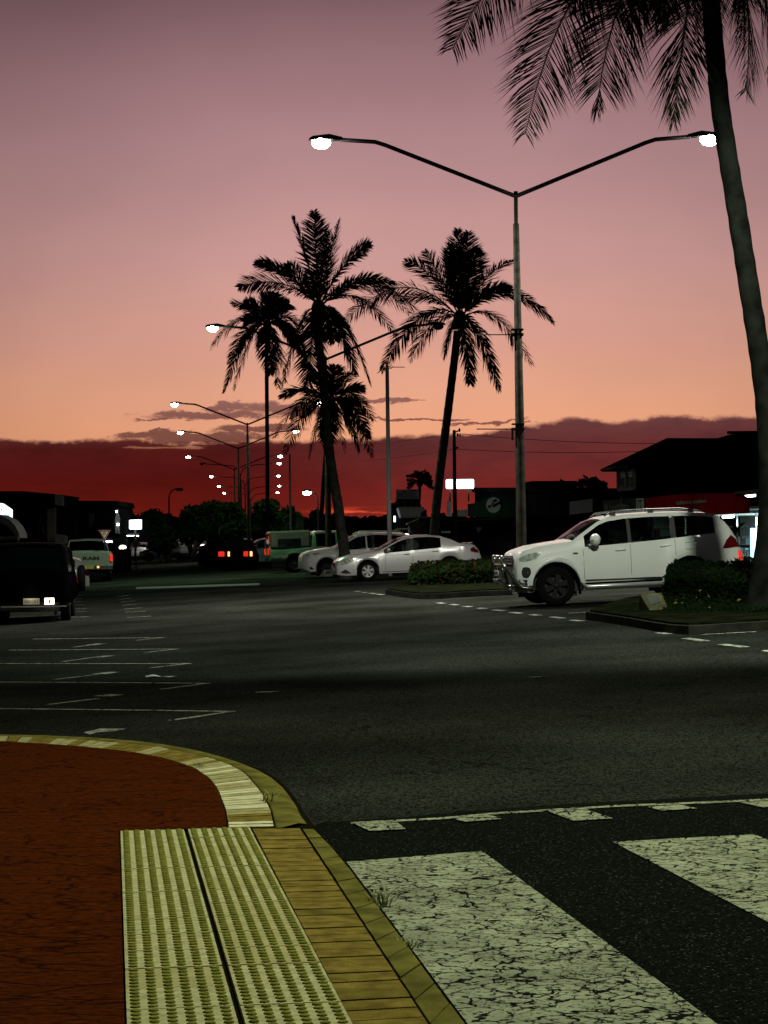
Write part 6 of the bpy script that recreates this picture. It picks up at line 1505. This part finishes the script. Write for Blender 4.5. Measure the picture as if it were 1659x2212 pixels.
def triangle_sign(label, cx, cy, sz, Yd, face=True, base=1200, name='give_way_sign'):
    c = at(cx, cy, Yd); k_ = Yd / F; w = sz * k_; b = Vector((c.x, c.y + .06, H(c))); t = thing(name, label, 'sign', b)
    k = MB(); k.tube([b, Vector((c.x, c.y + .06, c.z + w * .3))], .035, 8); W(k, 'post', POLE, t)
    def tri(s, y, m, nm, par):
        k = MB(); P_ = [c + Vector((x * w * s, y, (z) * w * s)) for x, z in ((-.5, .33), (.5, .33), (0, -.53))]
        k.add(P_ + [p + Vector((0, .012, 0)) for p in P_], [(0, 2, 1), (3, 4, 5), (0, 1, 4, 3), (1, 2, 5, 4), (2, 0, 3, 5)]); return keep(k.build(nm, m), par)
    if face:
        f1 = tri(1.06, 0, SIGNWH, 'sign_plate', t); tri(1.0, -.014, SIGNR, 'red_border', f1); tri(.66, -.028, SIGNWH, 'white_centre', f1)
        for q in range(3):
            k = MB(); P_ = [c + Vector((.115 * w * math.cos(a), -.045, .08 * w + .115 * w * math.sin(a))) for a in [q * 2.094 + .25 + 1.5 * i / 8 for i in range(9)]]; k.tube(P_, .022 * w, 5)
            a = q * 2.094 + .25; e = P_[0]; tn = Vector((math.sin(a), 0, -math.cos(a))); nr_ = Vector((math.cos(a), 0, math.sin(a)))
            k.add([e + tn * .09 * w + Vector((0, -.01, 0)), e + nr_ * .05 * w + Vector((0, -.01, 0)), e - nr_ * .05 * w + Vector((0, -.01, 0))], [(0, 1, 2)]); keep(k.build('arrow', SIGNBK), f1)
    else: tri(1.0, 0, SIGNGR, 'sign_plate', t)
    return t
triangle_sign('red and white triangular roundabout sign above the white pickup truck', 225.5, 1154, 25, 96.5)
triangle_sign('back of a small triangular sign in front of the dark shops', 1034, 1144, 15, 118, face=False)
def post_sign(name, label, cx, cy, Yd, build, cat='sign'):
    c = at(cx, cy, Yd); b = Vector((c.x, c.y + .06, H(c))); t = thing(name, label, cat, b); k = MB(); k.tube([b, Vector((c.x, c.y + .06, c.z))], .03, 8); W(k, 'post', POLE, t); build(c, t); return t
def dia(c, t):
    k = MB(); s = .30; P_ = [c + Vector(p) for p in ((-s, 0, 0), (0, 0, -s), (s, 0, 0), (0, 0, s))]; k.add(P_ + [p + Vector((0, .012, 0)) for p in P_], [(0, 1, 2, 3), (7, 6, 5, 4)] + [(i, 4 + i, 4 + (i + 1) % 4, (i + 1) % 4) for i in range(4)]); f = W(k, 'sign_plate', SIGNY, t)
    k = MB(); k.ell(c + Vector((.03, -.01, .13)), (.03, .008, .035), 8, 6); k.tube([c + Vector((.02, -.012, .09)), c + Vector((-.01, -.012, -.02)), c + Vector((.05, -.012, -.10)), c + Vector((.07, -.012, -.16))], .016, 5); k.tube([c + Vector((-.01, -.012, -.02)), c + Vector((-.06, -.012, -.14))], .016, 5); k.tube([c + Vector((-.07, -.012, .03)), c + Vector((.02, -.012, .06)), c + Vector((.09, -.012, 0))], .013, 5); keep(k.build('walking_figure', SIGNBK), f)
post_sign('warning_sign', 'yellow diamond walking-figure sign on a thin post', 293.5, 1174.5, 128, dia)
def disc(c, t):
    k = MB(); k.lathe([(0, -.01), (.27, -.01), (.27, .0), (0, .0)], c, 'y', 20); f = W(k, 'sign_plate', mat('dim_sign_white', (.35, .36, .33), .6), t); k = MB(); k.tube([c + Vector((-.1, -.02, -.12)), c + Vector((.02, -.02, .02)), c + Vector((.1, -.02, .12))], .04, 5); keep(k.build('arrow', SIGNBK), f)
post_sign('keep_left_sign', 'round pale disc sign at the far end under the green tree', 370, 1177, 150, disc)
def chev(c, t):
    k = MB(); k.box(c, (.5, .03, 1.0)); f = W(k, 'sign_plate', SIGNBK, t); k = MB()
    for z in (-.32, 0, .32): k.tube([c + Vector((-.23, -.03, z - .10)), c + Vector((0, -.03, z + .12)), c + Vector((.23, -.03, z - .10))], .05, 4)
    keep(k.build('chevron', SIGNWH), f)
post_sign('chevron_board', 'black board with white chevrons beside the far tail lights', 432.5, 1183, 150, chev)
def tallb(c, t):
    k = MB(); k.box(c, (18 / F * 130, .04, 33 / F * 130)); f = W(k, 'board', mat('green_lit_board', (.16, .30, .12), .35, .3, var=.3, vscale=1.5), t)
    k = MB(); P_ = [c + Vector((x, -.03, z)) for x, z in ((-.18, -.42), (0, -.15), (.12, .1), (.2, .42))]; k.tube(P_, [.05, .07, .07, .05], 5); keep(k.build('stripe', mat('lime_stripe', (.45, .6, .05), .5)), f)
post_sign('advertising_board', 'tall green-tinted board on a post above the green-lit ute', 647.5, 1133, 130, tallb)
def strsn(c, t):
    k = MB(); k.box(c, (20 / F * 112, .03, 4 / F * 112)); f = W(k, 'name_plate', WHITEW, t); q = c + Vector((-.16, -.02, -.02)); text('PERRY', q, (1, 0, 0), (0, 0, 1), .32, .045, SIGNBK, t, ext=.006)
post_sign('street_name_sign', 'small white street name plate right of the curved palm trunk', 963, 1149, 112, strsn)
# wedge-shaped concrete block, small marker blocks
def wedge(label, pts_front, Yd, dpx, m=None, plaque=True, name='concrete_block'):
    P_ = [at(x, y, Yd) for x, y in pts_front]; t = thing(name, label, 'marker block', (P_[0] + P_[1]) / 2); k = MB()
    a, b, c, d = P_; back = Vector((0, dpx, 0)); tk = Vector((0, dpx * .45, 0))
    k.hexa([a, b, b + back + UV_U * -.05, a + back - Vector((.18, 0, 0)), d + tk, c + tk, c + back * .62, d + back * .62]); W(k, 'block', m or mat('mossy_concrete', (.085, .085, .045), .9, spec=.1, var=.4, vscale=6, bump=.4), t, bevel=.01)
    if plaque:
        k = MB(); e = lambda u, v: a.lerp(b, u).lerp((d + tk).lerp(c + tk, u), v) + Vector((0, -.006, .003))
        q = [e(.22, .38), e(.80, .46), e(.76, .88), e(.24, .88)]; k.hexa([p + Vector((0, .02, 0)) for p in q] + q); W(k, 'plaque', mat('dark_plaque', (.018, .024, .015), .6), t)
    return t
wedge('wedge-shaped mossy concrete block with a dark plaque at the edge of the right island', [(1407, 1324), (1443, 1313), (1432, 1281), (1385, 1285)], 36.5, .42)
wedge('small pale marker block leaning on the left end of the reddish hedge', [(890, 1271), (901, 1270), (899, 1253), (887, 1254)], 60, .25, m=mat('pale_block', (.42, .40, .26), .8, var=.2), plaque=False)
wedge('small dark marker block at the foot of the tallest palm trunk', [(700, 1246), (719, 1245), (716, 1231), (699, 1232)], 74, .3, m=mat('grey_block', (.15, .15, .12), .8, var=.3))

# ------------------------------------------------------------------ left buildings (they face up the road)
def cam_block(t, nm, m, pts, Y0, Y1, **k_):
    k = MB(); prism(k, pts, Y0, Y1); return W(k, nm, m, t, **k_)
b1 = thing('shop_building', 'dark flat-roofed two-storey building at the far left with a white corner panel', 'building', (at(50, 1190, 190).x, 190, -.5))
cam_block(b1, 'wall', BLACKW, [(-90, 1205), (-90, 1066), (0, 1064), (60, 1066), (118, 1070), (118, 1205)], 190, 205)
cam_block(b1, 'parapet', DKROOF, [(-90, 1066), (-90, 1061), (50, 1061), (119, 1067), (119, 1070), (60, 1066)], 189.7, 205)
cam_block(b1, 'corner_panel', mat('dim_white_panel', (.30, .31, .28), .7, var=.3), [(118.5, 1091), (118.5, 1067), (135, 1071), (135, 1093)], 189, 190)
cam_block(b1, 'brick_pillar', mat('dim_brick', (.16, .15, .10), .85, var=.3), [(102, 1200), (102, 1100), (118, 1097), (118, 1200)], 188.6, 189.6)
k = MB(); k.tube([at(83, 1155, 188.5), at(88, 1115, 188.5), at(96, 1155, 188.5)], .05, 5); k.tube([at(85, 1143, 188.5), at(93, 1143, 188.5)], .05, 5); W(k, 'a_frame', GREYW, b1)
cam_block(b1, 'lower_box', GREYW, [(120, 1172), (120, 1154), (139, 1157), (139, 1174)], 186, 188)
ls1 = thing('lit_sign', 'glowing pale blue shop sign cut by the left edge of the picture', 'sign', at(12, 1110, 150)); cam_block(ls1, 'sign_box', SIGNC, [(-30, 1108), (-30, 1082), (6, 1088), (25, 1101), (25, 1120), (8, 1114)], 150, 150.4)
q = at(2, 1108, 149.9); text('hu', q, (1, 0, -.55), (0, 0, 1), .62, .45, mat('sign_blue_ink', (.1, .25, .6), .6), ls1, ext=.03)
aw1 = thing('shop_awning', 'curved grey awning sweeping down at the left edge', 'awning', at(20, 1160, 140)); k = MB(); pts = [(-60, 1106), (0, 1112), (20, 1122), (33, 1136), (40, 1150), (43, 1162)]; A_ = [at(x, y, 140) for x, y in pts]; B_ = [at(x - 4, y + 14, 140) for x, y in pts]; C_ = [p + Vector((0, 3.0, 0)) for p in A_]
n = 6; k.add(A_ + B_ + C_, [(n + i, n + i + 1, i + 1, i) for i in range(n - 1)] + [(i, i + 1, 2 * n + i + 1, 2 * n + i) for i in range(n - 1)]); W(k, 'canvas', mat('awning_canvas', (.16, .16, .15), .8, var=.2), aw1)
cam_block(aw1, 'valance', mat('striped_valance', (.22, .22, .20), .8, var=.5, vscale=6), [(-60, 1166), (-60, 1158), (40, 1158), (40, 1166)], 139.5, 139.8)
q = at(52, 1157, 187); text("O's", q, (1, 0, 0), (0, 0, 1), 16 / F * 187, 7 / F * 187, mat('dim_yellow_letters', (.3, .26, .12), .6), b1, ext=.05)
b2 = thing('shop_building', 'dark gabled building behind the triangular roundabout sign', 'building', (at(195, 1190, 215).x, 215, -.5))
cam_block(b2, 'wall', BLACKW, [(134, 1205), (134, 1092), (252, 1092), (257, 1108), (257, 1205)], 215, 228)
cam_block(b2, 'roof', DKROOF, [(132, 1094), (138, 1081), (252, 1082), (255, 1094)], 214.5, 229)
cam_block(b2, 'gable_siding', mat('pale_siding', (.34, .36, .34), .7, var=.2), [(248.5, 1152), (248.5, 1120), (253, 1100), (257, 1118), (257, 1153)], 214.2, 215)
cam_block(b2, 'side_panel', mat('dim_grey_panel', (.13, .14, .14), .7), [(192, 1140), (192, 1110), (201, 1110), (201, 1126)], 214.3, 215)
cam_block(b2, 'awning', DKROOF, [(160, 1170), (160, 1163), (240, 1163), (246, 1170)], 208, 215)
cam_block(b2, 'light_strip', TUBE, [(177, 1171.5), (177, 1168.5), (242, 1168.5), (242, 1171.5)], 207.7, 207.9)
cam_block(b2, 'fascia_sign', mat('lit_shop_fascia', (.3, .4, .5), .6, emis=(.45, .65, .95), estr=.45), [(192, 1184), (200, 1173), (229, 1173), (229, 1184)], 207.6, 208)
cam_block(b2, 'lit_doorway', SIGNB, [(180, 1202), (180, 1184), (190, 1184), (190, 1202)], 207.6, 208)
cam_block(b2, 'brick_shopfront', GREYW, [(206, 1202), (206, 1184), (226, 1184), (226, 1202)], 207.9, 208.5)
k = MB(); k.ell(at(252, 1105, 213.5), (.10, .1, .12), 8, 6); k.ell(at(255, 1133, 213.5), (.14, .1, .14), 8, 6); W(k, 'wall_lamp', TUBE, b2)
b3 = thing('small_building', 'low dark house with a bright line under its eave right of the gabled building', 'building', (at(280, 1190, 225).x, 225, -.5))
cam_block(b3, 'wall', BLACKW, [(256, 1205), (256, 1125), (274, 1122), (318, 1124), (318, 1205)], 225, 235)
cam_block(b3, 'awning', DKROOF, [(248, 1163), (248, 1158), (272, 1151), (300, 1151), (300, 1156)], 222, 225)
cam_block(b3, 'light_strip', TUBE, [(266, 1158), (266, 1156.5), (299, 1156.5), (299, 1158)], 221.6, 221.9)
ls2 = thing('lit_sign', 'glaring white square box sign above the yellow diamond sign', 'sign', at(292, 1145, 170)); cam_block(ls2, 'sign_box', SIGNW, [(279, 1143), (279, 1123.5), (305, 1122.5), (305, 1143)], 170, 170.4, bevel=.05)
k = MB(); p = at(292, 1140, 170.5); k.tube([Vector((p.x, p.y, H(p))), p], .09, 8); W(k, 'post', POLED, ls2)
ll_ = [(265, 1183, 150, .26), (344, 1179, 175, .14), (363, 1177, 175, .13), (438.5, 1180, 149, .20), (396, 1187, 180, .22)]
labs = ['small glaring light left of the yellow diamond sign', 'tiny white light under the green tree, left one of two', 'tiny white light under the green tree, right one of two', 'round pale yellow light on the chevron board', 'pale lit window at the far end beyond the disc sign']
for (px, py, Yd, r), lab in zip(ll_, labs):
    c = at(px, py, Yd); t = thing('spotlight', lab, 'light', c); k = MB(); k.ell(c, (r, .08, r * .7), 12, 8); W(k, 'lens', mat('pale_lit_lens', (.9, .9, .8), .4, emis=(1, .95, .8), estr=4) if 'pale_lit_lens' not in bpy.data.materials else bpy.data.materials['pale_lit_lens'], t); k = MB(); k.box(c + Vector((0, .15, 0)), (r * 1.6, .16, r * 1.4)); k.tube([Vector((c.x, c.y + .15, H(c))), c + Vector((0, .15, 0))], .04, 6); W(k, 'post', POLED, t)
# litter and grass tufts
k = MB(); p = surf(322, 1464); rl = random.Random(8); P_ = [Vector((p.x + x * .7, p.y + y * .7, H(p) + .006 + z * .4)) for x, y, z in ((-.05, -.1, .02), (.12, -.12, .05), (.22, .0, .02), (.1, .14, .06), (-.08, .1, .03), (.05, 0, .09), (.55, .02, .012), (.5, -.1, .012), (.5, .1, .02))]
k.add(P_, [(0, 1, 5), (1, 2, 5), (2, 3, 5), (3, 4, 5), (4, 0, 5), (2, 7, 6), (2, 6, 8)])
wr2 = k.build('litter', mat('crumpled_wrapper', (.6, .6, .58), .6), label='crumpled white wrapper lying on the asphalt by the second bay line', category='litter')
def tuft(label, p, n, hgt, seed):
    r = random.Random(seed); k = MB()
    for _ in range(n):
        an = r.uniform(0, 6.28); b = p + Vector((r.gauss(0, .02), r.gauss(0, .03), 0)); L = hgt * r.uniform(.5, 1.2); d = Vector((math.cos(an) * .5, math.sin(an) * .5, 1)).normalized()
        sd = Vector((-math.sin(an), math.cos(an), 0)) * .0035; m = b + d * L * .6; e = b + d * L + Vector((math.cos(an), math.sin(an), 0)) * L * .35
        k.add([b - sd, b + sd, m + sd, m - sd, e], [(0, 1, 2, 3), (3, 2, 4)])
    return k.build('grass_tuft', mat('dry_grass', (.22, .24, .08), .7) if 'dry_grass' not in bpy.data.materials else bpy.data.materials['dry_grass'], label=label, category='grass tuft')
tuft('dry grass tuft growing in the kerb joint above the straight paver band', onz(580, 1730), 20, .06, 1)
tuft('small grass tuft in the paver edging on the bend', onz(432, 1655), 10, .05, 2)
tuft('pale grass tuft between the kerb and the cracked zebra stripe', onz(816, 1962, -.04), 30, .09, 3)
tuft('low weed flattened against the kerb beside the zebra stripe', onz(880, 2052, -.04), 22, .05, 4)
